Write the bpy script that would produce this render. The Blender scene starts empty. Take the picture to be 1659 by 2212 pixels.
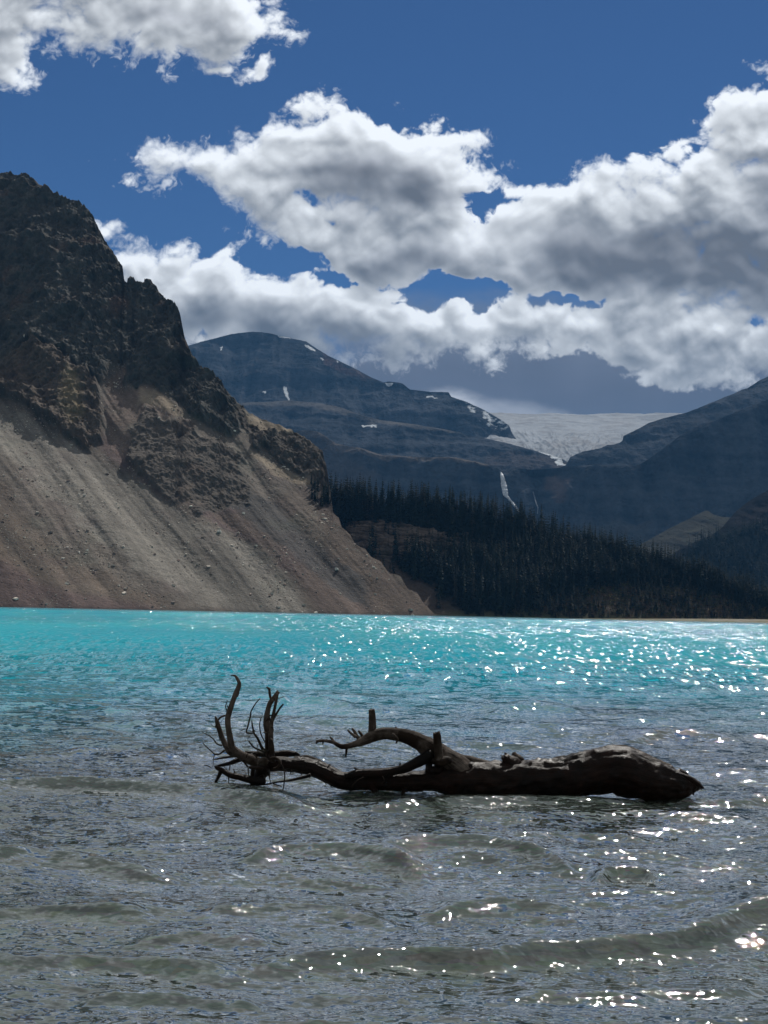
import bpy, math, random
import numpy as np
from mathutils import Vector, Matrix

random.seed(7)
rng = np.random.default_rng(11)
scene = bpy.context.scene
COL = scene.collection
R_ = math.radians

# ------------------------------------------------------------------ camera
FPX, CX, CY, CAMH = 2900.0, 829.5, 1106.0, 1.6      # lens in photo pixels (1659 x 2212 view)
PITCH, ROLL = R_(4.26), R_(1.24)
cam_d = bpy.data.cameras.new('camera')
cam = bpy.data.objects.new('camera', cam_d)
COL.objects.link(cam)
scene.camera = cam
CM = Matrix.Rotation(math.pi / 2 + PITCH, 4, 'X') @ Matrix.Rotation(ROLL, 4, 'Z')
cam.matrix_world = Matrix.Translation((0, 0, CAMH)) @ CM
cam_d.sensor_fit = 'VERTICAL'
cam_d.sensor_height = 36
cam_d.lens = FPX / 2212 * 36
cam_d.clip_start = 0.05
cam_d.clip_end = 40000
CMN = np.array(CM)[:3, :3]


def ak(x, y):
    """photo position -> (a, k): sideways and upward run per metre of forward distance"""
    x = np.asarray(x, float); y = np.asarray(y, float)
    c = np.stack([(x - CX) / FPX, -(y - CY) / FPX, -np.ones_like(x)], -1)
    w = c @ CMN.T
    return w[..., 0] / w[..., 1], w[..., 2] / w[..., 1]


def at(x, y, Y):
    a, k = ak(x, y)
    return Vector((float(a) * Y, Y, CAMH + float(k) * Y))


def on_water(x, y):
    a, k = ak(x, y)
    Y = -CAMH / float(k)
    return float(a) * Y, Y


# ------------------------------------------------------------------ sun, sky, exposure
SUN_EL, SUN_AZ = R_(48), R_(20.5)       # azimuth to the right of straight ahead
sd = Vector((math.cos(SUN_EL) * math.sin(SUN_AZ), math.cos(SUN_EL) * math.cos(SUN_AZ), math.sin(SUN_EL)))
sun_d = bpy.data.lights.new('sun', 'SUN')
sun_d.energy = 4.2
sun_d.angle = R_(0.5)
sun_d.color = (1.0, 0.955, 0.89)
sun = bpy.data.objects.new('sun', sun_d)
COL.objects.link(sun)
sun.rotation_euler = sd.to_track_quat('Z', 'Y').to_euler()

scene.view_settings.view_transform = 'Standard'
scene.view_settings.look = 'None'
scene.view_settings.exposure = 0
scene.view_settings.gamma = 1
scene.cycles.use_denoising = True
try:
    scene.cycles.denoiser = 'OPENIMAGEDENOISE'
except Exception:
    pass
scene.cycles.max_bounces = 5
scene.cycles.diffuse_bounces = 2
scene.cycles.glossy_bounces = 2
scene.cycles.transmission_bounces = 2
scene.cycles.volume_bounces = 0
scene.cycles.transparent_max_bounces = 6
scene.cycles.caustics_reflective = False
scene.cycles.caustics_refractive = False


class NT:
    """short-hand for building node trees"""
    def __init__(self, tree):
        self.t = tree

    def n(self, kind, **kw):
        nd = self.t.nodes.new(kind)
        for k, v in kw.items():
            setattr(nd, k, v)
        return nd

    def put(self, sock, v):
        if isinstance(v, bpy.types.NodeSocket):
            self.t.links.new(v, sock)
        elif v is not None:
            if isinstance(v, (tuple, list)) and len(v) == 3 and sock.type == 'RGBA':
                v = (*v, 1)
            sock.default_value = v

    def m(self, op, a, b=None, c=None, clamp=False):
        nd = self.n('ShaderNodeMath', operation=op, use_clamp=clamp)
        for i, v in enumerate((a, b, c)):
            if v is not None:
                self.put(nd.inputs[i], v)
        return nd.outputs[0]

    def v(self, op, a, b=None, s=None):
        nd = self.n('ShaderNodeVectorMath', operation=op)
        self.put(nd.inputs[0], a)
        if b is not None:
            self.put(nd.inputs[1], b)
        if s is not None:
            self.put(nd.inputs['Scale'], s)
        return nd.outputs['Value'] if op in ('DOT_PRODUCT', 'LENGTH') else nd.outputs[0]

    def sm(self, x, lo, hi, olo=0.0, ohi=1.0):
        nd = self.n('ShaderNodeMapRange', interpolation_type='SMOOTHSTEP')
        for i, v in enumerate((x, lo, hi, olo, ohi)):
            self.put(nd.inputs[i], v)
        return nd.outputs[0]

    def lin(self, x, lo, hi, olo=0.0, ohi=1.0):
        nd = self.n('ShaderNodeMapRange')
        for i, v in enumerate((x, lo, hi, olo, ohi)):
            self.put(nd.inputs[i], v)
        return nd.outputs[0]

    def mix(self, f, a, b):
        nd = self.n('ShaderNodeMix', data_type='RGBA')
        self.put(nd.inputs[0], f); self.put(nd.inputs[6], a); self.put(nd.inputs[7], b)
        return nd.outputs[2]

    def mixs(self, f, a, b):
        nd = self.n('ShaderNodeMixShader')
        self.put(nd.inputs[0], f); self.put(nd.inputs[1], a); self.put(nd.inputs[2], b)
        return nd.outputs[0]

    def noise(self, vec, scale, detail=4, rough=0.55, color=False, lac=2.0, dist=0.0, ntype=None):
        nd = self.n('ShaderNodeTexNoise')
        if ntype:
            nd.noise_type = ntype
        self.put(nd.inputs['Vector'], vec)
        self.put(nd.inputs['Scale'], scale)
        self.put(nd.inputs['Detail'], detail)
        self.put(nd.inputs['Roughness'], rough)
        self.put(nd.inputs['Lacunarity'], lac)
        self.put(nd.inputs['Distortion'], dist)
        return nd.outputs['Color' if color else 'Fac']

    def xyz(self, v):
        nd = self.n('ShaderNodeSeparateXYZ'); self.put(nd.inputs[0], v)
        return nd.outputs[0], nd.outputs[1], nd.outputs[2]

    def comb(self, x, y, z):
        nd = self.n('ShaderNodeCombineXYZ')
        for i, v in enumerate((x, y, z)):
            self.put(nd.inputs[i], v)
        return nd.outputs[0]

    def scalev(self, vec, s):
        return self.v('MULTIPLY', vec, s)


# ---- cloud layout: centre x, y, half width, half height (photo px), weight
CLOUDS = [
 (30,25,170,100,1.05),(0,120,70,80,.9),(130,60,90,70,.75),(270,20,170,85,1.0),(390,55,180,100,1.1),(480,30,120,80,.95),(360,100,90,60,.8),(120,-70,480,100,1.2),
 (548,152,42,28,.85),(460,155,30,18,.55),
 (735,305,150,85,1.1),(700,370,220,130,1.2),(860,400,230,140,1.25),(985,390,130,90,1.0),(620,430,150,90,1.0),(700,490,180,90,1.1),
 (560,365,150,60,1.0),(450,345,130,46,.95),(350,325,100,36,.85),(270,322,20,10,.5),
 (600,310,60,50,.75),(830,545,260,90,1.1),(1000,560,220,80,1.05),(1090,540,170,90,1.1),(900,480,190,110,1.2),
 (1300,415,85,70,1.0),(1210,470,170,75,1.0),(1120,470,90,50,.85),(1440,455,210,110,1.15),(1530,390,130,80,1.0),(1640,300,110,90,1.05),(1660,250,70,60,.9),(1570,290,80,50,.7),
 (1620,480,250,160,1.35),(1350,550,320,110,1.3),(1500,600,330,90,1.3),(1200,590,240,70,1.15),(1700,640,160,90,1.1),(1800,400,250,300,1.4),
 (225,490,55,26,.95),
 (280,575,80,60,1.1),(360,625,150,90,1.25),(480,640,150,75,1.15),(600,650,180,85,1.2),(690,610,90,60,.9),(660,575,60,20,.7),(790,660,120,90,1.15),(800,620,60,50,.8),
 (640,690,300,100,1.2),(900,710,200,85,1.1),(1000,690,130,60,.95),(930,690,110,60,.9),(1080,650,90,50,.95),(1130,690,160,70,1.05),(1250,690,190,70,1.0),(1400,720,190,85,1.1),(1430,790,90,40,.9),
 (1560,730,240,90,1.15),(1640,770,130,75,1.05),(1260,730,80,50,.85),(1130,740,50,40,.8),(1370,770,70,40,.85),(1800,720,250,110,1.2),(1500,665,200,60,.9),(1340,690,110,60,1.0),(1440,770,110,55,1.0),(1560,800,90,40,.9),
 (395,535,35,12,.5),(480,555,30,10,.45),(540,520,22,9,.45),
]
# grey, thick parts
GREY = [
 (1420,545,330,85,1.2),(1620,590,260,90,1.1),(1250,590,200,50,.75),(790,395,210,75,.85),(900,440,150,50,.6),(860,560,200,45,.55),(360,35,160,60,.6),(1660,470,110,110,.5),
 (560,700,200,70,.7),(760,760,260,60,.8),(1640,380,80,80,.4),(420,690,120,60,.5),(1060,500,90,60,.35),
]
HOLES = [(1035,440,55,55,1.0),(955,632,190,34,1.3),(880,612,80,26,1.0),(725,600,80,28,1.1),(668,440,60,16,.6),(720,475,30,14,.6),(1625,690,60,12,.5),(1190,640,150,13,.85),(600,555,110,30,.9)]



# ---- numpy noise ---------------------------------------------------------
def _h(ix, iy, iz, seed):
    h = (ix.astype(np.uint32) * np.uint32(374761393) + iy.astype(np.uint32) * np.uint32(668265263)
         + iz.astype(np.uint32) * np.uint32(2147483647) + np.uint32((seed * 974711 + 12345) & 0xffffffff))
    h = (h ^ (h >> np.uint32(13))) * np.uint32(1274126177)
    h = (h ^ (h >> np.uint32(16))) * np.uint32(2246822519)
    return h ^ (h >> np.uint32(15))


def perlin2(x, y, seed=0):
    x = np.asarray(x, np.float32); y = np.asarray(y, np.float32)
    fx = np.floor(x); fy = np.floor(y)
    ix = fx.astype(np.int64); iy = fy.astype(np.int64)
    tx = x - fx; ty = y - fy
    u = tx * tx * tx * (tx * (tx * 6 - 15) + 10); v = ty * ty * ty * (ty * (ty * 6 - 15) + 10)
    z = np.zeros_like(ix)

    def g(ox, oy):
        th = _h(ix + ox, iy + oy, z, seed).astype(np.float32) * np.float32(2 * math.pi / 4294967296)
        return np.cos(th) * (tx - ox) + np.sin(th) * (ty - oy)
    a = g(0, 0); b = g(1, 0); c = g(0, 1); d = g(1, 1)
    ab = a + (b - a) * u; cd = c + (d - c) * u
    return (ab + (cd - ab) * v) * 1.5


def fbm2(x, y, octv=6, gain=0.5, seed=0, kind=0):
    s = 0.0; amp = 1.0; tot = 0.0; f = 1.0
    for o in range(octv):
        n = perlin2(x * f + 17.3 * o, y * f - 9.1 * o, seed + o)
        if kind == 1:
            n = np.abs(n) * 2 - 0.55      # billow: puffy lumps with creases
        elif kind == 2:
            n = 0.55 - np.abs(n) * 2      # ridges
        s = s + n * amp; tot += amp
        amp *= gain; f *= 2.03
    return s / tot


def perlin3(x, y, z, seed=0):
    fx = np.floor(x); fy = np.floor(y); fz = np.floor(z)
    ix = fx.astype(np.int64); iy = fy.astype(np.int64); iz = fz.astype(np.int64)
    tx = (x - fx).astype(np.float32); ty = (y - fy).astype(np.float32); tz = (z - fz).astype(np.float32)
    q = lambda t: t * t * t * (t * (t * 6 - 15) + 10)
    u, v, w = q(tx), q(ty), q(tz)

    def g(a, b, c):
        h = _h(ix + a, iy + b, iz + c, seed)
        gx = (h & np.uint32(1023)).astype(np.float32) / 511.5 - 1
        gy = ((h >> np.uint32(10)) & np.uint32(1023)).astype(np.float32) / 511.5 - 1
        gz = ((h >> np.uint32(20)) & np.uint32(1023)).astype(np.float32) / 511.5 - 1
        return gx * (tx - a) + gy * (ty - b) + gz * (tz - c)
    l = lambda a, b, t: a + (b - a) * t
    return l(l(l(g(0,0,0), g(1,0,0), u), l(g(0,1,0), g(1,1,0), u), v),
             l(l(g(0,0,1), g(1,0,1), u), l(g(0,1,1), g(1,1,1), u), v), w) * 1.3


def fbm3(x, y, z, octv=6, gain=0.5, seed=0, kind=0):
    s = 0.0; amp = 1.0; tot = 0.0; f = 1.0
    for o in range(octv):
        n = perlin3(x * f + 13.7 * o, y * f + 5.1 * o, z * f - 7.7 * o, seed + o)
        if kind == 1:
            n = np.abs(n) * 2 - 0.5
        elif kind == 2:
            n = 0.5 - np.abs(n) * 2
        s = s + n * amp; tot += amp
        amp *= gain; f *= 2.03
    return s / tot


def sstep(x, lo, hi):
    t = np.clip((x - lo) / (hi - lo), 0, 1)
    return t * t * (3 - 2 * t)


def blur1(a, r, axis):
    if r < 1:
        return a
    k = np.ones(2 * r + 1) / (2 * r + 1)
    pad = [(0, 0)] * a.ndim; pad[axis] = (r, r)
    b = np.pad(a, pad, mode='edge')
    c = np.cumsum(b, axis=axis, dtype=np.float64)
    z = np.zeros_like(np.take(c, [0], axis=axis))
    c = np.concatenate([z, c], axis=axis)
    n = a.shape[axis]
    hi = np.take(c, np.arange(2 * r + 1, 2 * r + 1 + n), axis=axis)
    lo = np.take(c, np.arange(0, n), axis=axis)
    return ((hi - lo) / (2 * r + 1)).astype(a.dtype)


def blur(a, r):
    for _ in range(2):
        a = blur1(blur1(a, r, 0), r, 1)
    return a


def shift(a, dx, dy):
    """value found dx to the right and dy up (rows grow upward), edges repeated"""
    h, w = a.shape
    xi = np.clip(np.arange(w) + dx, 0, w - 1); yi = np.clip(np.arange(h) + dy, 0, h - 1)
    return a[yi][:, xi]


A0, A1, K0, K1 = -0.40, 0.40, -0.01, 0.60
SKW, SKH = 1360, 1037


def cloud_arrays():
    """radiance and cover of the clouds over a window of directions (a, k)"""
    a = np.linspace(A0, A1, SKW, dtype=np.float32); k = np.linspace(K0, K1, SKH, dtype=np.float32)
    A, K = np.meshgrid(a, k)
    wa = fbm2(A * 14, K * 14, 5, 0.55, 3); wb = fbm2(A * 14 + 50, K * 14 + 9, 5, 0.55, 13)
    PA = A + wa * 0.030; PK = K + wb * 0.024

    def blobs(lst, soft):
        acc = np.full(A.shape, -1.0, np.float32)
        for (bx, by, rx, ry, wt) in lst:
            ca, ck = ak(bx, by)
            da = (PA - ca) * (FPX / (rx * 1.25)); dk = (PK - ck) * (FPX / (ry * 1.25))
            b = wt * (1 - np.sqrt(da * da + dk * dk))
            h = np.clip(soft - np.abs(acc - b), 0, None) / soft
            acc = np.maximum(acc, b) + h * h * soft * 0.25
        return acc
    F = blobs(CLOUDS, 0.25)
    # above the photographed window broken cloud goes on
    _, ktop = ak(829, -70)
    gen = fbm2(A * 5 + 3, K * 6 + 1.7, 3, 0.5, 40) * 1.0 + 0.80
    up = sstep(K, ktop, ktop + 0.06)
    _r, _ = ak(1800, 0); _l, _ = ak(-140, 0)
    up = np.maximum(up, np.maximum(sstep(A, _r, _r + 0.05), sstep(-A, -_l, -_l + 0.05)))
    F = F * (1 - up) + gen * up
    H = blobs(HOLES, 0.2)
    H = H + 0.55 * fbm2(A * 24 + wa * 2, K * 28 + wb * 2, 5, 0.6, 151)
    F = F - np.clip(H, 0, None) * 1.0 * (1 - up)
    G = np.clip(blobs(GREY, 0.4), 0, 1.2) * (1 - up) + 0.4 * up
    QA = A + wa * 0.007; QK = K + wb * 0.006
    bil = fbm2(QA * 19, QK * 24, 7, 0.53, 21, 1)
    fine = fbm2(A * 70 + wa * 1.5, K * 80 + wb * 1.5, 5, 0.6, 31)
    wisp = fbm2(A * 40 + wa * 9, K * 46 + wb * 9, 6, 0.62, 61)
    D = F + bil * 0.62 + fine * 0.20 - 0.12
    soft = sstep(fbm2(A * 9, K * 9, 2, 0.5, 71), -0.35, 0.4)
    D = D + wisp * (0.14 + 0.40 * soft) * np.exp(-np.clip(np.abs(D) * 3.5, 0, 9))
    alpha = sstep(D, 0.0, 0.20 + 0.42 * soft)
    dens = np.clip(D, 0, 1.4) * alpha
    T = np.zeros_like(D); last = 0
    for st in (3, 7, 12, 18, 26, 36, 48, 62):
        T += shift(dens, int(st * 0.38), int(st * 0.92)) * (st - last); last = st
    Tn = T / 66.0
    light = np.exp(-1.15 * Tn)
    rel = dens - shift(blur(dens, 2), 3, 8)
    rel2 = blur(dens, 3) - shift(blur(dens, 7), 8, 20)
    rel3 = bil - shift(blur(bil, 3), 4, 11)
    L = 0.44 + 0.50 * light + np.clip(rel, -.5, .5) * 0.34 + np.clip(rel2, -.25, .5) * 0.26 + np.clip(rel3, -.35, .6) * 0.26
    thin = np.exp(-dens * 3.2)
    L = L * 0.86 + 0.34 * thin
    gg = sstep(G + bil * 0.18, 0.05, 0.95)
    L = L * (1 - 0.36 * gg)
    L = L + 0.6 * gg * (blur(L, 6) - L)
    L = L + 0.12 * (blur(L, 2) - L)
    L = L + 0.11 * (1 - gg) * (1 - L) * 2
    L = np.clip(L, 0.40, 1.0)
    return A, K, alpha, L, gg, wa, bil


def sky_image():
    A, K, alpha, L, gg, wa, bil = cloud_arrays()
    v = sstep(L, 0.2, 0.85)[..., None]
    tint = np.array([0.86, 0.94, 1.08]) * (1 - v) + np.array([0.96, 1.0, 1.04]) * v
    warm = (gg * sstep(K, 0.20, 0.26))[..., None]
    tint = tint * (1 - warm) + np.array([0.97, 1.0, 1.08]) * warm
    cl = (np.clip(L, 0, 1) ** 2.15)[..., None] * tint * CLOUD_GAIN
    # low blue-grey sheet, then a paler rag just over the ice
    n1 = fbm2(A * 7, K * 20, 5, 0.5, 81); n2 = fbm2(A * 14, K * 34, 6, 0.55, 91)
    sheet = sstep(-(K + n1 * 0.045 + 0.02 * wa), -0.240, -0.192) * 0.985
    pale = sstep(-(K + n2 * 0.012 + 0.016 * np.abs(A - 0.045) / 0.1), -0.170, -0.155) * (0.45 + 0.55 * sstep(fbm2(A * 11, K * 16, 3, 0.5, 101), -0.5, 0.35))
    pale = pale * sstep(-A, -0.22, -0.13)
    streak = 1 + 0.22 * n1 + 0.10 * fbm2(A * 30, K * 4, 3, 0.5, 111)
    g1 = np.array([1.30, 1.36, 1.70]); g0 = np.array([6.4, 6.6, 7.0])
    hi = sstep(K, 0.16, 0.25)[..., None]
    g1 = g1 * (1 - hi) + np.array([2.1, 2.4, 3.1]) * hi
    sc = (g1 * (1 - pale[..., None]) + g0 * pale[..., None]) * streak[..., None]
    al = alpha[..., None]
    tot = 1 - (1 - al) * (1 - sheet[..., None])
    rgb = (cl * al + sc * sheet[..., None] * (1 - al)) / np.maximum(tot, 1e-4)
    return np.concatenate([rgb, tot], -1).astype(np.float32)


def dome_image():
    """broken cumulus for the rest of the sky, by azimuth and height"""
    w, h = 1024, 256
    az, el = np.meshgrid(np.linspace(-math.pi, math.pi, w), np.linspace(0, math.pi / 2, h))
    x = np.sin(az) * np.cos(el); y = np.cos(az) * np.cos(el); z = np.sin(el)
    s = 1 / (z + 0.25)
    f = fbm3(x * s * 1.5, y * s * 1.5, z * 0 + 4, 6, 0.5, 120) * 1.0 + 0.66
    b = fbm3(x * 7, y * 7, z * 11, 5, 0.55, 130, 1)
    d = f + b * 0.4
    al = sstep(d, 0.0, 0.3)
    L = np.clip(0.86 - 0.42 * sstep(d, 0.1, 0.9) + b * 0.2, 0.2, 1)
    rgb = (L ** 2)[..., None] * np.array([0.96, 1.0, 1.01]) * CLOUD_GAIN
    return np.concatenate([rgb, al[..., None]], -1).astype(np.float32)


def to_image(name, arr):
    h, w = arr.shape[:2]
    im = bpy.data.images.new(name, w, h, alpha=True, float_buffer=True)
    im.colorspace_settings.name = 'Non-Color'
    im.alpha_mode = 'CHANNEL_PACKED'
    im.pixels.foreach_set(np.ascontiguousarray(arr, np.float32).ravel())
    im.update()
    return im


def build_sky():
    w = bpy.data.worlds.new('World')
    scene.world = w
    w.use_nodes = True
    t = w.node_tree
    t.nodes.clear()
    g = NT(t)
    out = g.n('ShaderNodeOutputWorld')
    bg = g.n('ShaderNodeBackground')
    bg.inputs[1].default_value = 0.1
    t.links.new(bg.outputs[0], out.inputs[0])
    d = g.v('NORMALIZE', g.n('ShaderNodeTexCoord').outputs['Generated'])
    dx, dy, dz = g.xyz(d)
    sky = g.n('ShaderNodeTexSky', sky_type='NISHITA')
    sky.sun_disc = False
    sky.sun_elevation = SUN_EL
    sky.sun_rotation = SUN_AZ
    sky.altitude = 1900
    sky.air_density = 1.0
    sky.dust_density = 0.2
    sky.ozone_density = 2.0
    blue = g.v('MULTIPLY', sky.outputs[0], SKY_TINT)
    # whole sky
    az = g.m('ARCTAN2', dx, dy)
    el = g.m('ARCSINE', g.m('MINIMUM', g.m('MAXIMUM', dz, 0.0), 1.0))
    uv0 = g.comb(g.lin(az, -math.pi, math.pi), g.lin(el, 0, math.pi / 2), 0.0)
    t0 = g.n('ShaderNodeTexImage', extension='EXTEND', interpolation='Linear')
    t0.image = to_image('dome_clouds', dome_image())
    g.put(t0.inputs[0], uv0)
    far = g.mix(t0.outputs[1], blue, t0.outputs[0])
    # the part over the lake, finer
    ys = g.m('MAXIMUM', dy, 0.1)
    aa = g.m('DIVIDE', dx, ys); kk = g.m('DIVIDE', dz, ys)
    uv1 = g.comb(g.m('DIVIDE', g.m('SUBTRACT', aa, A0), A1 - A0), g.m('DIVIDE', g.m('SUBTRACT', kk, K0), K1 - K0), 0.0)
    t1 = g.n('ShaderNodeTexImage', extension='EXTEND', interpolation='Linear')
    t1.image = to_image('lake_clouds', sky_image())
    g.put(t1.inputs[0], uv1)
    near = g.mix(t1.outputs[1], blue, t1.outputs[0])
    win = g.m('MULTIPLY', g.sm(aa, A0 + 0.01, A0 + 0.07), g.sm(aa, A1 - 0.07, A1 - 0.01, 1.0, 0.0))
    win = g.m('MULTIPLY', win, g.sm(kk, K1 - 0.08, K1 - 0.01, 1.0, 0.0))
    win = g.m('MULTIPLY', win, g.m('GREATER_THAN', dy, 0.1))
    g.put(bg.inputs[0], g.mix(win, far, near))


SKY_TINT = (0.205, 0.325, 0.485)
CLOUD_GAIN = 11.2
build_sky()
try:
    scene.world.cycles.sampling_method = 'MANUAL'
    scene.world.cycles.sample_map_resolution = 512
except Exception:
    pass


# ------------------------------------------------------------------ helpers for objects
def tag(o, label=None, cat=None, group=None, kind=None):
    if label: o['label'] = label
    if cat: o['category'] = cat
    if group: o['group'] = group
    if kind: o['kind'] = kind
    return o


def mesh_np(name, verts, faces, mat, cols=None, parent=None, smooth=True, attrs=None):
    """verts (n,3), faces (m,3) or (m,4) arrays -> linked object"""
    me = bpy.data.meshes.new(name)
    verts = np.ascontiguousarray(verts, np.float32); faces = np.ascontiguousarray(faces, np.int32)
    m, s = faces.shape
    me.vertices.add(len(verts)); me.vertices.foreach_set('co', verts.ravel())
    me.loops.add(m * s); me.loops.foreach_set('vertex_index', faces.ravel())
    me.polygons.add(m)
    me.polygons.foreach_set('loop_start', np.arange(0, m * s, s, dtype=np.int32))
    me.polygons.foreach_set('use_smooth', np.full(m, smooth))
    me.update(calc_edges=True)
    if cols is not None:
        at_ = me.color_attributes.new('Col', 'FLOAT_COLOR', 'POINT')
        c = np.ones((len(verts), 4), np.float32); c[:, :cols.shape[1]] = cols
        at_.data.foreach_set('color', c.ravel())
    for k_, v_ in (attrs or {}).items():
        a_ = me.attributes.new(k_, 'FLOAT', 'POINT')
        a_.data.foreach_set('value', np.ascontiguousarray(v_, np.float32).ravel())
    if mat: me.materials.append(mat)
    o = bpy.data.objects.new(name, me)
    COL.objects.link(o)
    if parent: o.parent = parent
    return o


def grid_faces(nr, nc):
    i = np.arange(nr - 1)[:, None] * nc + np.arange(nc - 1)[None, :]
    return np.stack([i, i + 1, i + nc + 1, i + nc], -1).reshape(-1, 4)


def material(name):
    m = bpy.data.materials.new(name)
    m.use_nodes = True
    m.node_tree.nodes.clear()
    g = NT(m.node_tree)
    out = g.n('ShaderNodeOutputMaterial')
    return m, g, out


def principled(g, out, col, rough=0.8, spec=0.3, normal=None):
    b = g.n('ShaderNodeBsdfPrincipled')
    g.put(b.inputs['Base Color'], col)
    g.put(b.inputs['Roughness'], rough)
    g.put(b.inputs['Specular IOR Level'], spec)
    if normal is not None: g.put(b.inputs['Normal'], normal)
    g.t.links.new(b.outputs[0], out.inputs[0])
    return b


def bump(g, h, strength, dist):
    b = g.n('ShaderNodeBump')
    g.put(b.inputs['Strength'], strength); g.put(b.inputs['Distance'], dist); g.put(b.inputs['Height'], h)
    return b.outputs[0]


def terrain_mat(name, fine, bstr, bdist, vary=0.35, gain=1.0, spec=0.12):
    """rock and debris: mineral colours come with the mesh, grain and relief from noise; fine = grain per metre"""
    m, g, out = material(name)
    a = g.n('ShaderNodeAttribute', attribute_name='Col')
    p = g.n('ShaderNodeNewGeometry').outputs['Position']
    n1 = g.noise(p, fine, 6, 0.7)
    n2 = g.noise(p, fine * 0.13, 4, 0.6)
    f = g.m('MULTIPLY', g.lin(n1, 0.25, 0.75, 1 - vary, 1 + vary), g.lin(n2, 0.3, 0.7, 1 - vary * .6, 1 + vary * .6))
    col = g.v('SCALE', a.outputs[0], None, g.m('MULTIPLY', f, gain))
    nb = bump(g, g.m('ADD', n1, g.m('MULTIPLY', n2, 2.0)), bstr, bdist)
    principled(g, out, col, 0.95, spec, nb)
    return m


# ------------------------------------------------------------------ land built column by column from its slopes
def poly_ak(pts):
    p = np.array(pts, float)
    a, k = ak(p[:, 0], p[:, 1])
    return np.stack([a, k], 1)


def inside(poly, a, k):
    """point in polygon, arrays"""
    r = np.zeros(a.shape, bool)
    n = len(poly); j = n - 1
    for i in range(n):
        ai, ki = poly[i]; aj, kj = poly[j]
        c = ((ki > k) != (kj > k)) & (a < (aj - ai) * (k - ki) / (kj - ki + 1e-12) + ai)
        r ^= c
        j = i
    return r


def lerp_line(pts, a):
    q = poly_ak(pts)
    return np.interp(a, q[:, 0], q[:, 1])


class Land:
    def __init__(self, crest, x0, x1, nx, ny, Y0, slope, foot=None, foot_z=None, phi=0.0, tpow=1.0, jag=0.0, jagf=300, seed=1, smooth=3, sblur=0):
        """crest/foot: photo polylines. Y0(a): distance of the foot. slope(a,k): steepness along the view."""
        a0, _ = ak(x0, 1300); a1, _ = ak(x1, 1300)
        a = np.linspace(float(a0), float(a1), nx)
        kt = lerp_line(crest, a)
        if jag:
            kt = kt + jag * fbm2(a * jagf, a * 0 + seed, 6, 0.6, seed)
        Y = Y0(a) if callable(Y0) else np.full(nx, float(Y0))
        kb = (foot_z - CAMH) / Y if foot_z is not None else lerp_line(foot, a)
        kt = np.maximum(kt, kb + 0.0015)
        t = np.linspace(0, 1, ny)[:, None] ** tpow
        K = kb + (kt - kb) * t
        A = np.broadcast_to(a, K.shape)
        # depth is worked out on a regular grid of directions, then read off at the rows
        ng = ny
        kg = np.linspace(float(kb.min()), float(kt.max()) + 0.002, ng)
        Kg = np.broadcast_to(kg[:, None], (ng, nx)); Ag = np.broadcast_to(a, (ng, nx))
        S = np.maximum(slope(Ag, Kg), Kg + 0.10)
        if sblur:
            S = blur1(blur1(S, sblur, 1), sblur, 1)
        G = np.empty((ng, nx)); G[0] = np.log(Y)
        for r in range(1, ng):
            lo_ = np.maximum(Kg[r - 1], kb); dk = np.clip(Kg[r] - lo_, 0, None)
            G[r] = G[r - 1] + dk / ((S[r] + S[r - 1]) / 2 - (Kg[r] + lo_) / 2)
        G = blur(G, smooth)
        self.lY = np.empty((ny, nx))
        for c_ in range(nx):
            self.lY[:, c_] = np.interp(K[:, c_], kg, G[:, c_])
        self.A, self.K = np.array(A), K
        self.x = A * np.exp(self.lY); self.y = np.exp(self.lY); self.z = CAMH + K * self.y
        self.nr, self.nc = K.shape

    def displace(self, d, dirv=(0, -0.8, 0.45)):
        self.x = self.x + d * dirv[0]; self.y = self.y + d * dirv[1]; self.z = self.z + d * dirv[2]

    def mesh(self, name, mat, cols, label, back=60.0, backs=0.9, foot_down=-12.0, skirt=None, attrs=None):
        """adds the far side behind the crest and a skirt down to the ground below the foot"""
        rows = [(self.x, self.y, self.z)]
        X, Y, Z = self.x, self.y, self.z
        lowz = foot_down
        sk = [(X[:1] , Y[:1] - (skirt or 0.0), np.full_like(Z[:1], lowz))]
        bk = []
        steps = [0.12, 0.4, 1.0, 2.2, 4.5, 9]
        for s in steps:
            dd = s * back
            zz = np.maximum(Z[-1:] - dd * backs * (0.55 + 0.45 * min(s, 1)) , lowz)
            f = 1 + dd / Y[-1:]
            bk.append((X[-1:] * f, Y[-1:] + dd, zz))
        allx = np.concatenate([sk[0][0], X] + [b[0] for b in bk])
        ally = np.concatenate([sk[0][1], Y] + [b[1] for b in bk])
        allz = np.concatenate([sk[0][2], Z] + [b[2] for b in bk])
        c = np.concatenate([cols[:1], cols] + [cols[-1:]] * len(bk))
        nr = allx.shape[0]
        v = np.stack([allx, ally, allz], -1).reshape(-1, 3)
        o = mesh_np(name, v, grid_faces(nr, self.nc), mat, c.reshape(-1, 3))
        tag(o, label, kind='structure')
        return o


def rgb(*v):
    return np.array(v, float)


def blend(c, m, col):
    return c * (1 - m[..., None]) + np.asarray(col) * m[..., None]


def edge_mask(poly, A, K, wob, freq, seed, soft=2):
    """polygon with a ragged outline"""
    wa = fbm2(A * freq, K * freq, 4, 0.55, seed) * wob; wk = fbm2(A * freq + 31, K * freq + 7, 4, 0.55, seed + 5) * wob
    m = inside(poly_ak(poly), A + wa, K + wk).astype(np.float32)
    return blur(m, soft) if soft else m


SNOW = rgb(0.62, 0.66, 0.70)
PHI = R_(35)
tanphi = math.tan(PHI)


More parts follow.
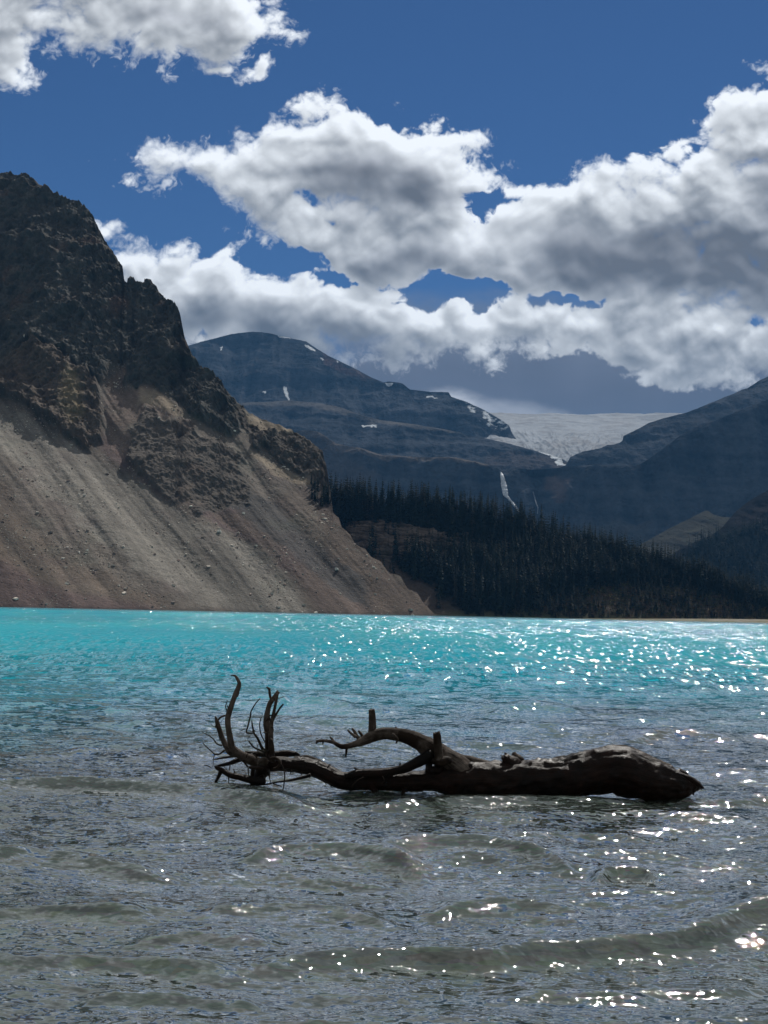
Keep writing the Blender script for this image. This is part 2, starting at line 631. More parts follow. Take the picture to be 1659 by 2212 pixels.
# ---- the scree mountain on the left
def scree_mountain():
    crest = [(-420,255),(-250,300),(-100,345),(0,375),(60,392),(100,410),(140,432),(185,458),(205,480),(214,505),(232,535),(252,566),(268,590),(271,618),(277,626),(281,613),(290,611),(296,626),(306,630),(314,616),(326,614),(334,624),(345,638),(362,655),(380,668),(391,690),(397,722),(404,752),(420,780),(440,800),(462,812),(480,832),(490,856),(500,868),(512,878),(535,893),(560,906),(600,925),(640,945),(675,966),(695,985),(704,1010),(709,1040),(714,1075),(720,1112),(732,1122),(738,1143),(756,1158),(766,1180),(788,1190),(800,1206),(822,1216),(838,1238),(866,1250),(880,1274),(902,1284),(918,1308),(945,1331)]
    foot = lambda a: 800.0 / np.clip(1 - a * tanphi, 0.6, 1.4)
    cliffA = [(-600,50),(0,340),(190,430),(280,560),(400,640),(430,740),(500,840),(524,905),(520,940),(490,944),(455,925),(415,900),(372,860),(330,838),(300,848),(270,838),(275,800),(240,798),(215,830),(175,805),(140,765),(105,752),(72,735),(30,755),(0,785),(-600,700)]
    butt = [(-600,760),(0,790),(30,758),(68,738),(110,752),(150,775),(190,810),(215,850),(228,900),(222,945),(190,960),(150,948),(110,915),(60,880),(0,845),(-600,600)]
    band = [(283,930),(310,900),(350,905),(400,925),(450,945),(510,975),(520,1000),(512,1020),(545,1060),(530,1085),(470,1100),(430,1108),(385,1080),(340,1050),(290,1010),(281,985)]
    nose = [(508,874),(530,910),(560,935),(600,945),(640,950),(675,962),(700,985),(712,1030),(716,1062),(690,1055),(640,1020),(600,1000),(560,965),(520,940)]

    def slope(A, K):
        s = np.full(A.shape, 0.53)
        for poly, v in ((cliffA, 1.12), (butt, 0.98), (band, 0.76), (nose, 0.86)):
            m = edge_mask(poly, A, K, 0.004, 60, 5, 2)
            s = s * (1 - m) + v * m
        return s
    L = Land(crest, -420, 945, 760, 700, foot, slope, foot_z=-0.4, phi=PHI, jag=0.0012, jagf=220, seed=4, smooth=5, sblur=45)
    A, K = L.A, L.K
    mA = edge_mask(cliffA, A, K, 0.006, 70, 5, 1); mB = edge_mask(butt, A, K, 0.007, 70, 6, 1)
    mC = edge_mask(band, A, K, 0.011, 70, 7, 2); mN = edge_mask(nose, A, K, 0.008, 80, 8, 1)
    cl = np.clip(mA + mB + mC + mN, 0, 1)
    X, Y, Z = L.x.copy(), L.y.copy(), L.z.copy()
    # fall-line coordinates: across and down the slope
    ca = X * math.cos(PHI) + Y * math.sin(PHI); dn = -X * math.sin(PHI) + Y * math.cos(PHI)
    rock = fbm3(X / 60, Y / 90, Z / 75, 7, 0.6, 30, 2) * 17 + fbm3(X / 14, Y / 24, Z / 22, 6, 0.58, 37, 2) * 7.5
    rock += fbm3(X / 90, Y / 90, (Z + X * .25) / 9, 3, 0.5, 49) * 3.0
    rock += fbm3(X / 4.5, Y / 8, Z / 6, 4, 0.6, 44, 2) * 2.2
    rock += fbm3((X * .8 + Z * .6) / 40, Y / 60, (Z * .8 - X * .6) / 6, 4, 0.6, 47, 2) * 4.6
    ribs = fbm2(ca / 26, dn / 260, 4, 0.5, 60) * 5.5 + fbm2(ca / 70, dn / 500, 2, 0.5, 66) * 9
    deb = ribs + fbm3(X / 6, Y / 10, Z / 6, 5, 0.6, 52) * 1.1
    L.displace(deb * (1 - cl) * sstep(Z, 0, 25) + (rock + 3) * cl * (1 - 0.5 * mC))
    # mineral colours
    tal = rgb(0.122, 0.106, 0.091)
    c = np.broadcast_to(tal, A.shape + (3,)).copy()
    st = fbm2(ca / 9, dn / 190, 5, 0.6, 70); st2 = fbm2(ca / 36, dn / 300, 4, 0.55, 75)
    pp = fbm3(X / 40, Y / 60, Z / 40, 5, 0.55, 78)
    pur = rgb(0.090, 0.063, 0.062); brn = rgb(0.110, 0.086, 0.068); gry = rgb(0.222, 0.209, 0.184)
    lowleft = edge_mask([(-600,980),(0,1040),(60,1120),(120,1180),(230,1240),(330,1290),(430,1330),(430,1400),(-600,1400)], A, K, 0.012, 30, 11, 6)
    c = blend(c, lowleft * (0.75 + 0.25 * np.clip(st * 3, -1, 1)), brn)
    lowpur = edge_mask([(-600,1150),(0,1215),(90,1250),(250,1290),(400,1330),(400,1400),(-600,1400)], A, K, 0.012, 30, 12, 6)
    c = blend(c, lowpur * 0.75, pur)
    fan = edge_mask([(-200,880),(0,862),(60,900),(160,960),(290,1040),(430,1130),(560,1180),(640,1250),(680,1330),(520,1330),(400,1290),(300,1230),(200,1150),(100,1060),(0,960)], A, K, 0.007, 40, 13, 4)
    c = blend(c, fan * 0.55, gry)
    mid = edge_mask([(215,920),(290,1000),(400,1090),(520,1100),(640,1150),(760,1240),(880,1330),(700,1330),(640,1250),(560,1180),(430,1110),(290,1030),(215,960)], A, K, 0.006, 50, 14, 4)
    c = blend(c, mid * 0.78, pur * 1.15)
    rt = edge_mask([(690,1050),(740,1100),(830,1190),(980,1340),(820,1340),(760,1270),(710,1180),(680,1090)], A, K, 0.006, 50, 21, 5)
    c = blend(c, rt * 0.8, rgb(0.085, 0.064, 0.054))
    rz = edge_mask([(230,930),(430,1110),(560,1170),(690,1340),(1000,1340),(810,1190),(735,1120),(640,1060),(560,1100),(450,1110),(380,1085),(290,1010)], A, K, 0.007, 50, 26, 4)
    c = blend(c, rz * 0.55, brn)
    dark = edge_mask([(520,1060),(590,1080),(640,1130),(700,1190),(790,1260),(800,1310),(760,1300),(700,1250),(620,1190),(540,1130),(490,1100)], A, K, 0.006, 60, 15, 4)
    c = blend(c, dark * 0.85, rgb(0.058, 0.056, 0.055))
    gul = edge_mask([(228,820),(280,800),(270,850),(330,845),(400,905),(380,915),(300,900),(280,930),(285,1000),(240,960),(228,900)], A, K, 0.004, 80, 16, 2)
    c = blend(c, gul * 0.55, rgb(0.17, 0.125, 0.105))
    tan = edge_mask([(300,845),(340,850),(400,900),(395,912),(350,890),(300,875)], A, K, 0.003, 90, 17, 2) + edge_mask([(520,890),(600,925),(660,955),(640,962),(590,950),(540,930)], A, K, 0.003, 90, 18, 2) + edge_mask([(535,975),(600,1010),(660,1040),(700,1065),(650,1050),(590,1030)], A, K, 0.003, 90, 19, 2)
    c = blend(c, np.clip(tan, 0, 1) * 0.7, rgb(0.30, 0.245, 0.18))
    c = c * (1 + 0.75 * st + 0.6 * st2)[..., None]
    c = blend(c, sstep(pp, 0.05, 0.4) * 0.40, pur * 1.1)
    c = blend(c, sstep(fbm3(X / 30, Y / 60, Z / 30, 4, 0.55, 88), 0.12, 0.4) * 0.35, rgb(0.125, 0.13, 0.105))
    # cliffs
    cr = rgb(0.066, 0.066, 0.061)
    rr = fbm3(X / 25, Y / 40, Z / 55, 5, 0.6, 90); r2 = fbm3(X / 9, Y / 20, Z / 40, 5, 0.6, 95)
    cc = np.broadcast_to(cr, A.shape + (3,)).copy() * (1 + 0.6 * r2)[..., None]
    cc = blend(cc, sstep(rr, 0.08, 0.38) * 0.7, rgb(0.125, 0.082, 0.066))
    cc = blend(cc, sstep(r2, 0.15, 0.4) * 0.6, rgb(0.15, 0.13, 0.108))
    cc = blend(cc, mB * 0.55, rgb(0.125, 0.092, 0.070))
    cc = blend(cc, np.clip(mC + mN, 0, 1) * 0.6, rgb(0.112, 0.092, 0.078))
    yel = edge_mask([(140,800),(165,800),(180,850),(175,900),(160,930),(140,900),(135,850)], A, K, 0.006, 80, 20, 4)
    cc = blend(cc, yel * 0.6, rgb(0.24, 0.195, 0.12))
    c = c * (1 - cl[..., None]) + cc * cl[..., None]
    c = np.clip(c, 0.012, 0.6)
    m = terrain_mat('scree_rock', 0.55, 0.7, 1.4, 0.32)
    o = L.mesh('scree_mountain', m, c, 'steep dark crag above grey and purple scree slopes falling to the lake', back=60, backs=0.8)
    o['category'] = 'mountain'
    return L, cl


LM, LMcl = scree_mountain()


# ---- wooded hill to the right of it
HILL_CREST = [(600,1060),(650,1072),(700,1082),(760,1098),(820,1110),(860,1118),(930,1124),(1000,1134),(1100,1150),(1200,1174),(1300,1196),(1400,1222),(1500,1248),(1600,1272),(1659,1286),(1750,1304),(1900,1318)]
HILL_CLIFF = [(735,1135),(770,1128),(820,1125),(900,1140),(960,1150),(1040,1154),(1110,1172),(1130,1200),(1090,1232),(1010,1232),(940,1222),(880,1218),(840,1212),(800,1202),(760,1170)]


def wooded_hill():
    def slope(A, K):
        s = np.full(A.shape, 0.56)
        m = edge_mask(HILL_CLIFF, A, K, 0.005, 60, 25, 3)
        return s * (1 - m) + 1.25 * m
    L = Land(HILL_CREST, 640, 1950, 520, 220, lambda a: 905 + 120 * np.clip(a, -.1, .5), slope, foot_z=-0.3, jag=0.0007, seed=9)
    A, K = L.A, L.K
    X, Y, Z = L.x.copy(), L.y.copy(), L.z.copy()
    m = edge_mask(HILL_CLIFF, A, K, 0.005, 60, 25, 1)
    strata = fbm3(X / 120, Y / 120, (Z + X * .06) / 3.2, 4, 0.55, 140, 2)
    L.displace((strata * 6 + fbm3(X / 14, Y / 30, Z / 18, 5, 0.6, 145, 2) * 7) * m + fbm3(X / 40, Y / 40, Z / 40, 5, 0.5, 150) * 5 * (1 - m) * sstep(Z, 0, 15))
    c = np.broadcast_to(rgb(0.050, 0.044, 0.032), A.shape + (3,)).copy()
    n = fbm3(X / 18, Y / 30, Z / 14, 5, 0.55, 155)
    c = blend(c, sstep(n, 0.05, 0.35) * 0.6, rgb(0.095, 0.075, 0.055))
    low = edge_mask([(1200,1330),(1160,1300),(1250,1265),(1400,1262),(1520,1280),(1600,1300),(1700,1340),(1500,1350)], A, K, 0.006, 50, 28, 3)
    c = blend(c, low * 0.7, rgb(0.062, 0.047, 0.035))
    c = blend(c, sstep(Z, 5, 0.8) * 0.7, rgb(0.11, 0.115, 0.06))
    left = edge_mask([(700,1050),(735,1120),(800,1190),(860,1215),(960,1290),(980,1340),(700,1340)], A, K, 0.006, 50, 27, 4)
    c = blend(c, left * 0.8, rgb(0.090, 0.068, 0.056))
    cc = np.broadcast_to(rgb(0.19, 0.15, 0.125), A.shape + (3,)).copy() * (0.72 + 0.75 * strata)[..., None]
    cc = blend(cc, sstep(fbm3(X / 22, Y / 40, Z / 16, 4, 0.55, 160), 0.05, 0.35) * 0.8, rgb(0.045, 0.044, 0.034))
    c = c * (1 - m[..., None]) + cc * m[..., None]
    o = L.mesh('wooded_hill', terrain_mat('hill_ground', 0.6, 0.8, 1.2, 0.35), np.clip(c, 0.01, 0.6), 'low hill with a tan layered cliff band under its spruce trees', back=80, backs=0.35)
    return L, m


HL, HLcl = wooded_hill()

# ---- far valley
FAR = (0.046, 0.051, 0.060)


def far_land(name, label, crest, x0, x1, nx, ny, Y0, slopefn, foot, cols_fn, amp, sc, seed, back=300, backs=0.5, fine=0.06):
    L = Land(crest, x0, x1, nx, ny, Y0, slopefn, foot=foot, jag=0.0003, jagf=160, seed=seed)
    A, K = L.A, L.K
    X, Y, Z = L.x.copy(), L.y.copy(), L.z.copy()
    strata = fbm3(X / 900, Y / 900, (Z + X * 0.05) / 22, 4, 0.6, seed + 200)
    gully = fbm3(X / 70, Y / 300, Z / 260, 6, 0.58, seed + 210, 2)
    taper = np.clip((L.nr - 1 - np.arange(L.nr)) / 8.0, 0, 1)[:, None] * 0.8 + 0.2
    L.displace((strata * 4 * amp + gully * 24 * amp + fbm3(X / sc, Y / sc, Z / sc, 6, 0.55, seed + 220, 2) * 40 * amp) * taper)
    c = np.broadcast_to(rgb(*FAR), A.shape + (3,)).copy()
    n = fbm3(X / 160, Y / 160, Z / 90, 5, 0.6, seed + 230)
    c = c * np.clip(1 + 0.8 * strata + 0.7 * n + 0.9 * gully, 0.25, 2.4)[..., None]
    c = cols_fn(c, A, K, X, Y, Z, strata, gully)
    o = L.mesh(name, terrain_mat(name + '_rock', fine, 0.8, 12, 0.30, spec=0.0), np.clip(c, 0.01, 0.85), label, back=back, backs=backs, foot_down=-15)
    return o, L


def snow_on(c, A, K, polys, wob=0.0012, soft=0):
    for i, p in enumerate(polys):
        c = blend(c, edge_mask(p, A, K, wob, 260, 300 + i, soft), SNOW)
    return c


def c_dome(c, A, K, X, Y, Z, st, gu):
    c = blend(c, edge_mask([(400,880),(520,870),(640,866),(760,884),(900,920),(1000,936),(1000,1000),(400,1000)], A, K, 0.003, 60, 33, 2) * 0.30, rgb(0.075, 0.075, 0.078))
    red = edge_mask([(700,765),(745,790),(800,815),(790,822),(740,806),(700,785)], A, K, 0.003, 80, 34, 2)
    c = blend(c, red * 0.5, rgb(0.16, 0.10, 0.085))
    m = edge_mask([(1000,868),(1041,883),(1069,899),(1097,915),(1099,938),(1060,925),(1030,905)], A, K, 0.004, 120, 35, 1)
    c = blend(c, m * sstep(fbm3(X / 30, Y / 60, Z / 20, 4, 0.6, 350), 0.0, 0.2) * 0.9, SNOW)
    return snow_on(c, A, K, [[(600,724),(624,730),(628,733),(606,729)], [(657,745),(672,748),(682,757),(676,758),(662,752)], [(690,771),(698,774),(697,779)], [(612,836),(619,842),(626,862),(624,866),(617,858)], [(566,850),(575,848),(574,853)], [(832,829),(849,829),(845,834),(835,836)], [(920,854),(940,857),(946,860),(922,858)], [(476,748),(481,747),(481,755),(477,754)], [(725,780),(731,782),(730,785)]])


far_land('round_mountain', 'broad round-topped far mountain with small snow patches behind the scree slope',
         [(300,800),(405,748),(435,738),(500,721),(546,717),(578,719),(615,728),(662,738),(685,753),(708,768),(736,781),(768,797),(801,815),(828,826),(842,824),(870,829),(886,841),(930,846),(969,847),(975,857),(1009,869),(1041,883),(1069,899),(1090,912),(1098,920),(1104,935),(1115,950)],
         300, 1112, 520, 260, lambda a: 4600 + 0 * a, lambda A, K: 0.62 + 0.5 * sstep(np.sin(K * 190 + 3 * fbm2(A * 12, K * 20, 3, .5, 77)), 0.0, 0.6), [(300,1000),(700,1000),(1120,985)], c_dome, 0.7, 240, 41, back=500)


def c_tier(c, A, K, X, Y, Z, st, gu):
    c = blend(c, edge_mask([(520,866),(640,864),(740,879),(830,906),(900,915),(980,930),(980,938),(880,925),(800,912),(720,890),(640,874),(520,878)], A, K, 0.0015, 120, 36, 1) * 0.55, rgb(0.15, 0.14, 0.13))
    c = blend(c, edge_mask([(1050,985),(1110,975),(1180,985),(1240,1006),(1240,1030),(1040,1030)], A, K, 0.003, 90, 37, 2) * 0.40, rgb(0.10, 0.082, 0.075))
    return snow_on(c, A, K, [[(780,914),(800,915),(814,919),(812,922),(785,919)], [(1160,974),(1172,979),(1190,980),(1206,985),(1212,990),(1222,1003),(1228,1008),(1205,1004),(1196,998),(1206,995),(1188,990),(1190,986),(1168,982)]], 0.0018)


far_land('bench_mountain', 'long stepped rock bench below the round mountain, running to the foot of the ice',
         [(380,880),(523,871),(629,865),(685,871),(736,880),(778,896),(824,908),(884,915),(940,924),(986,933),(1023,943),(1051,947),(1102,959),(1152,973),(1190,983),(1215,992),(1235,1004),(1260,1010)],
         380, 1262, 520, 160, lambda a: 3900 + 0 * a, lambda A, K: 0.42 + 0.6 * sstep(np.sin(K * 480 + 2.5 * fbm2(A * 14, K * 20, 3, .5, 87)), -0.1, 0.6), [(380,1060),(1262,1040)], c_tier, 0.55, 160, 43, back=350)


def c_head(c, A, K, X, Y, Z, st, gu):
    tanc = rgb(0.17, 0.145, 0.125)
    rim = edge_mask([(634,930),(685,930),(727,958),(778,966),(824,982),(893,985),(986,987),(1055,1004),(1050,1012),(980,1000),(893,998),(830,998),(778,984),(727,975),(700,950)], A, K, 0.002, 120, 38, 1)
    c = blend(c, rim * 0.6, tanc)
    c = blend(c, edge_mask([(634,934),(685,934),(727,965),(778,1010),(822,1030),(800,1045),(740,1050),(640,1010)], A, K, 0.003, 70, 39, 3) * 0.50, rgb(0.105, 0.092, 0.085))
    c = blend(c, edge_mask([(1181,1020),(1205,1018),(1210,1034),(1233,1036),(1228,1060),(1218,1085),(1200,1090),(1190,1060),(1176,1050)], A, K, 0.003, 90, 40, 2) * 0.6, rgb(0.15, 0.11, 0.095))
    c = blend(c, edge_mask([(1300,1150),(1400,1125),(1410,1130),(1330,1165)], A, K, 0.002, 90, 41, 2) * 0.5, rgb(0.10, 0.09, 0.085))
    c = blend(c, edge_mask([(1240,1140),(1340,1130),(1400,1145),(1400,1200),(1200,1200)], A, K, 0.004, 60, 42, 4) * 0.45, rgb(0.10, 0.10, 0.09))
    return c


head_o, HD = far_land('headwall', 'dark cliff wall crossing the valley, with the waterfall pouring over its rim',
         [(560,925),(634,932),(660,929),(685,932),(705,944),(727,959),(778,968),(824,984),(893,987),(986,989),(1055,1005),(1097,1012),(1148,1012),(1199,1010),(1232,1007),(1283,1005),(1334,1007),(1378,1005),(1390,998),(1402,991),(1429,971),(1452,954),(1469,941),(1490,930),(1510,920),(1571,897),(1659,863),(1760,826),(1950,760)],
         580, 1950, 640, 260, lambda a: 3150 + 0 * a, lambda A, K: 0.75 + 0.75 * sstep(K, 0.045, 0.075), [(560,1215),(1200,1210),(1950,1200)], c_head, 0.8, 150, 45, back=400, backs=0.25)


def c_right(c, A, K, X, Y, Z, st, gu):
    return blend(c, sstep(st, 0.1, 0.4) * 0.3, rgb(0.09, 0.085, 0.085))


far_land('right_mountain', 'layered blue-grey mountain rising on the right beyond the ice',
         [(1205,1012),(1222,1005),(1232,988),(1260,975),(1300,968),(1340,956),(1346,950),(1339,945),(1368,932),(1402,914),(1436,903),(1483,891),(1537,870),(1588,849),(1602,842),(1615,838),(1640,822),(1659,813),(1750,775),(1950,700)],
         1205, 1950, 420, 220, lambda a: 3800 + 0 * a, lambda A, K: 0.55 + 0.5 * sstep(np.sin(K * 420 - A * 60 + 2 * fbm2(A * 14, K * 20, 3, .5, 97)), 0.0, 0.7), [(1200,1030),(1400,1025),(1950,1000)], c_right, 0.6, 170, 47, back=500)


def c_fan(c, A, K, X, Y, Z, st, gu):
    n = fbm3(X / 35, Y / 60, Z / 25, 5, 0.6, 400)
    c = np.broadcast_to(rgb(0.060, 0.060, 0.052), A.shape + (3,)).copy() * (1 + 0.5 * n)[..., None]
    return blend(c, sstep(fbm3(X / 25, Y / 60, Z / 10, 4, .6, 405), 0.1, 0.3) * 0.7, rgb(0.07, 0.075, 0.06))


far_land('moraine', 'pale grey-tan moraine mound beyond the forest on the right',
         [(1370,1185),(1392,1172),(1440,1145),(1480,1125),(1510,1110),(1524,1103),(1530,1104),(1540,1112),(1560,1117),(1580,1118),(1640,1140),(1700,1170)],
         1370, 1700, 220, 120, lambda a: 2300 + 0 * a, lambda A, K: 0.45 + 0 * A, [(1370,1230),(1700,1240)], c_fan, 0.22, 60, 51, back=120, backs=0.4, fine=0.12)


def c_rs(c, A, K, X, Y, Z, st, gu):
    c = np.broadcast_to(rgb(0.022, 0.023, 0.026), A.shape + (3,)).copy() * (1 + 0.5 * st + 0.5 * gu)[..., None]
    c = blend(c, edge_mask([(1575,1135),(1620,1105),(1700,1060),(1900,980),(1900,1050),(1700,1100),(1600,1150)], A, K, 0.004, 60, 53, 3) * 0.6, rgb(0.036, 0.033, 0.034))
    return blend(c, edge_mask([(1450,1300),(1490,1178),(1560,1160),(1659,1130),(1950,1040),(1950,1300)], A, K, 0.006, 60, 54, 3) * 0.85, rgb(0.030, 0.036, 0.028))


rs_o, RS = far_land('valley_side', 'shadowed lower slope with distant blue forest at the right edge',
         [(1430,1210),(1480,1180),(1530,1160),(1560,1140),(1578,1118),(1590,1105),(1605,1092),(1630,1075),(1659,1058),(1750,1010),(1950,920)],
         1430, 1950, 300, 160, lambda a: 1750 + 0 * a, lambda A, K: 0.55 + 0 * A, [(1430,1310),(1950,1335)], c_rs, 0.35, 90, 55, back=200, backs=0.4, fine=0.15)


# ---- the ice
def glacier():
    crest = [(960,897),(1040,893),(1060,893),(1200,893.5),(1300,893.5),(1380,894),(1440,893),(1500,893),(1560,893)]
    L = Land(crest, 960, 1560, 420, 260, lambda a: 4150 + 0 * a, lambda A, K: 0.205 + 0.10 * sstep(-K, -0.150, -0.118), foot=[(960,1006),(1560,1006)], seed=60)
    A, K = L.A, L.K
    X, Y, Z = L.x.copy(), L.y.copy(), L.z.copy()
    cx = float(ak(1225, 950)[0])
    # crevasses fan out from the tongue
    u = (A - cx) / (0.018 + np.clip(K - 0.105, 0, 1) * 1.9)
    lines = fbm2(u * 7 + 2.2 * fbm2(A * 26, K * 60, 3, .5, 64), K * 95, 5, 0.66, 62, 2)
    arcs = fbm2(A * 16 + 0.6 * u, K * 330, 4, 0.6, 66, 2)
    low = sstep(-K, -0.143, -0.132)
    L.displace((lines * 12 * low + arcs * 9 * (1 - 0.5 * low)), (0, 0, 1))
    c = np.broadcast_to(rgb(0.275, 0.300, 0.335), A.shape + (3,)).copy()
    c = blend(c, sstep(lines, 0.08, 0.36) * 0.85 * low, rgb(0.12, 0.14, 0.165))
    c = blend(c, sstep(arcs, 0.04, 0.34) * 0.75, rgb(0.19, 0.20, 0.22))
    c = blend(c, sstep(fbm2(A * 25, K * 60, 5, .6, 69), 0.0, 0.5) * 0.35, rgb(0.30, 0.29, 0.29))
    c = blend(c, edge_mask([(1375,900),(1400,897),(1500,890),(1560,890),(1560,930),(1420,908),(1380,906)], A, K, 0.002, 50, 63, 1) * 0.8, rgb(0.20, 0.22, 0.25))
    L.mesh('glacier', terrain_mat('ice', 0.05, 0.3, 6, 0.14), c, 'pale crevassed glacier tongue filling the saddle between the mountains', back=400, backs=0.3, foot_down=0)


glacier()


# ------------------------------------------------------------------ lake
def crest_y(pts, X):
    q = np.array([on_water(*p) for p in pts])
    o = np.argsort(q[:, 0])
    return np.interp(X, q[o, 0], q[o, 1]), q[o, 0][0], q[o, 0][-1]


WAVES = [  # crest line in the photo, height (m), half depth (m)
    ([(-200,1722),(0,1716),(150,1713),(400,1722),(600,1742),(700,1765),(790,1790)], 0.115, 0.34),
    ([(620,1775),(760,1748),(900,1742),(1100,1738),(1300,1742),(1500,1736),(1659,1732),(1900,1735)], 0.060, 0.22),
    ([(500,1856),(640,1842),(760,1846),(850,1860),(940,1900)], 0.080, 0.20),
    ([(800,1850),(950,1838),(1080,1846),(1180,1866),(1270,1900)], 0.062, 0.19),
    ([(1270,1908),(1340,1888),(1400,1890),(1470,1912)], 0.060, 0.13),
    ([(420,2110),(560,2094),(700,2084),(850,2077),(1000,2078),(1150,2056),(1300,2042),(1450,2032),(1550,2014),(1659,1992),(1800,1960)], 0.078, 0.18),
    ([(-200,2120),(0,2100),(200,2090),(400,2096),(560,2120)], 0.050, 0.17),
    ([(380,1990),(560,1975),(760,1990),(900,2015)], 0.036, 0.15),
    ([(900,1990),(1100,1972),(1300,1985)], 0.036, 0.13),
    ([(1180,1960),(1330,1944),(1500,1950),(1640,1965)], 0.030, 0.13),
    ([(-100,1880),(60,1874),(230,1890),(420,1915)], 0.045, 0.2),
    ([(-100,1975),(60,1965),(230,1975),(330,1990)], 0.036, 0.15),
    ([(540,1628),(700,1612),(900,1618),(980,1630)], 0.060, 0.40),
    ([(1040,1544),(1150,1532),(1290,1546)], 0.085, 0.6),
    ([(560,1535),(640,1520),(780,1535)], 0.080, 0.6),
    ([(1280,1607),(1450,1588),(1640,1602)], 0.070, 0.45),
    ([(1400,1502),(1560,1490),(1780,1500)], 0.090, 0.8),
    ([(-200,1540),(0,1528),(180,1534),(330,1552)], 0.090, 0.8),
    ([(900,1668),(1100,1655),(1270,1662)], 0.045, 0.28),
    ([(60,1640),(250,1626),(440,1642)], 0.055, 0.35),
    ([(-200,1585),(0,1575),(200,1584),(330,1594)], 0.06, 0.5),
    ([(330,1800),(460,1790),(620,1802)], 0.035, 0.2),
    ([(1050,1800),(1200,1790),(1420,1802)], 0.040, 0.2),
    ([(250,2035),(420,2024),(600,2040)], 0.035, 0.14),
    ([(1000,2165),(1200,2150),(1450,2140),(1700,2120)], 0.035, 0.13),
    ([(150,2170),(380,2155),(640,2170)], 0.035, 0.13),
]


def wave_height(X, Y, dY):
    h = np.zeros(X.shape, np.float32)
    r = np.random.default_rng(5)
    n = 90
    lam = 0.14 * (26 ** r.random(n)) ** 1.0
    th = r.normal(0, 0.34, n) + 0.12
    for i in range(n):
        k = 2 * math.pi / lam[i]
        amp = 0.0040 * lam[i] ** 0.95 * (0.6 + 0.8 * r.random())
        kx, ky = k * math.sin(th[i]), k * math.cos(th[i])
        fade = np.clip((lam[i] / np.maximum(dY, 1e-4) - 2.5) / 3.5, 0, 1)
        ph = r.random() * 6.283 + 1.2 * np.sin(X * kx * 0.13 + Y * 0.21 * ky * 0.3 + i)
        s = np.sin(kx * X + ky * Y + ph)
        h += (amp * fade * (s + 0.25 * (s * s - 0.5))).astype(np.float32)
    grp = 0.75 + 0.55 * fbm2(X / 1.7, Y / 2.6, 3, 0.5, 500)
    h *= grp
    wx = X + 0.12 * fbm2(X / 0.9, Y / 0.9, 3, 0.5, 505); wy = Y + 0.14 * fbm2(X / 0.8, Y / 0.7, 3, 0.5, 506)
    for pts, ht, wd in WAVES:
        cy, xa, xb = crest_y(pts, wx)
        d = (wy - cy)
        side = np.where(d < 0, wd * 0.55, wd * 1.5)
        span = xb - xa
        tp = sstep(wx, xa, xa + 0.22 * span) * sstep(-wx, -xb, -(xb - 0.22 * span))
        if pts[0][0] < 0: tp = sstep(-wx, -xb, -(xb - 0.22 * span))
        if pts[-1][0] > 1700: tp = sstep(wx, xa, xa + 0.22 * span)
        h += (ht * tp * np.exp(-(d / side) ** 2)).astype(np.float32)
    return h


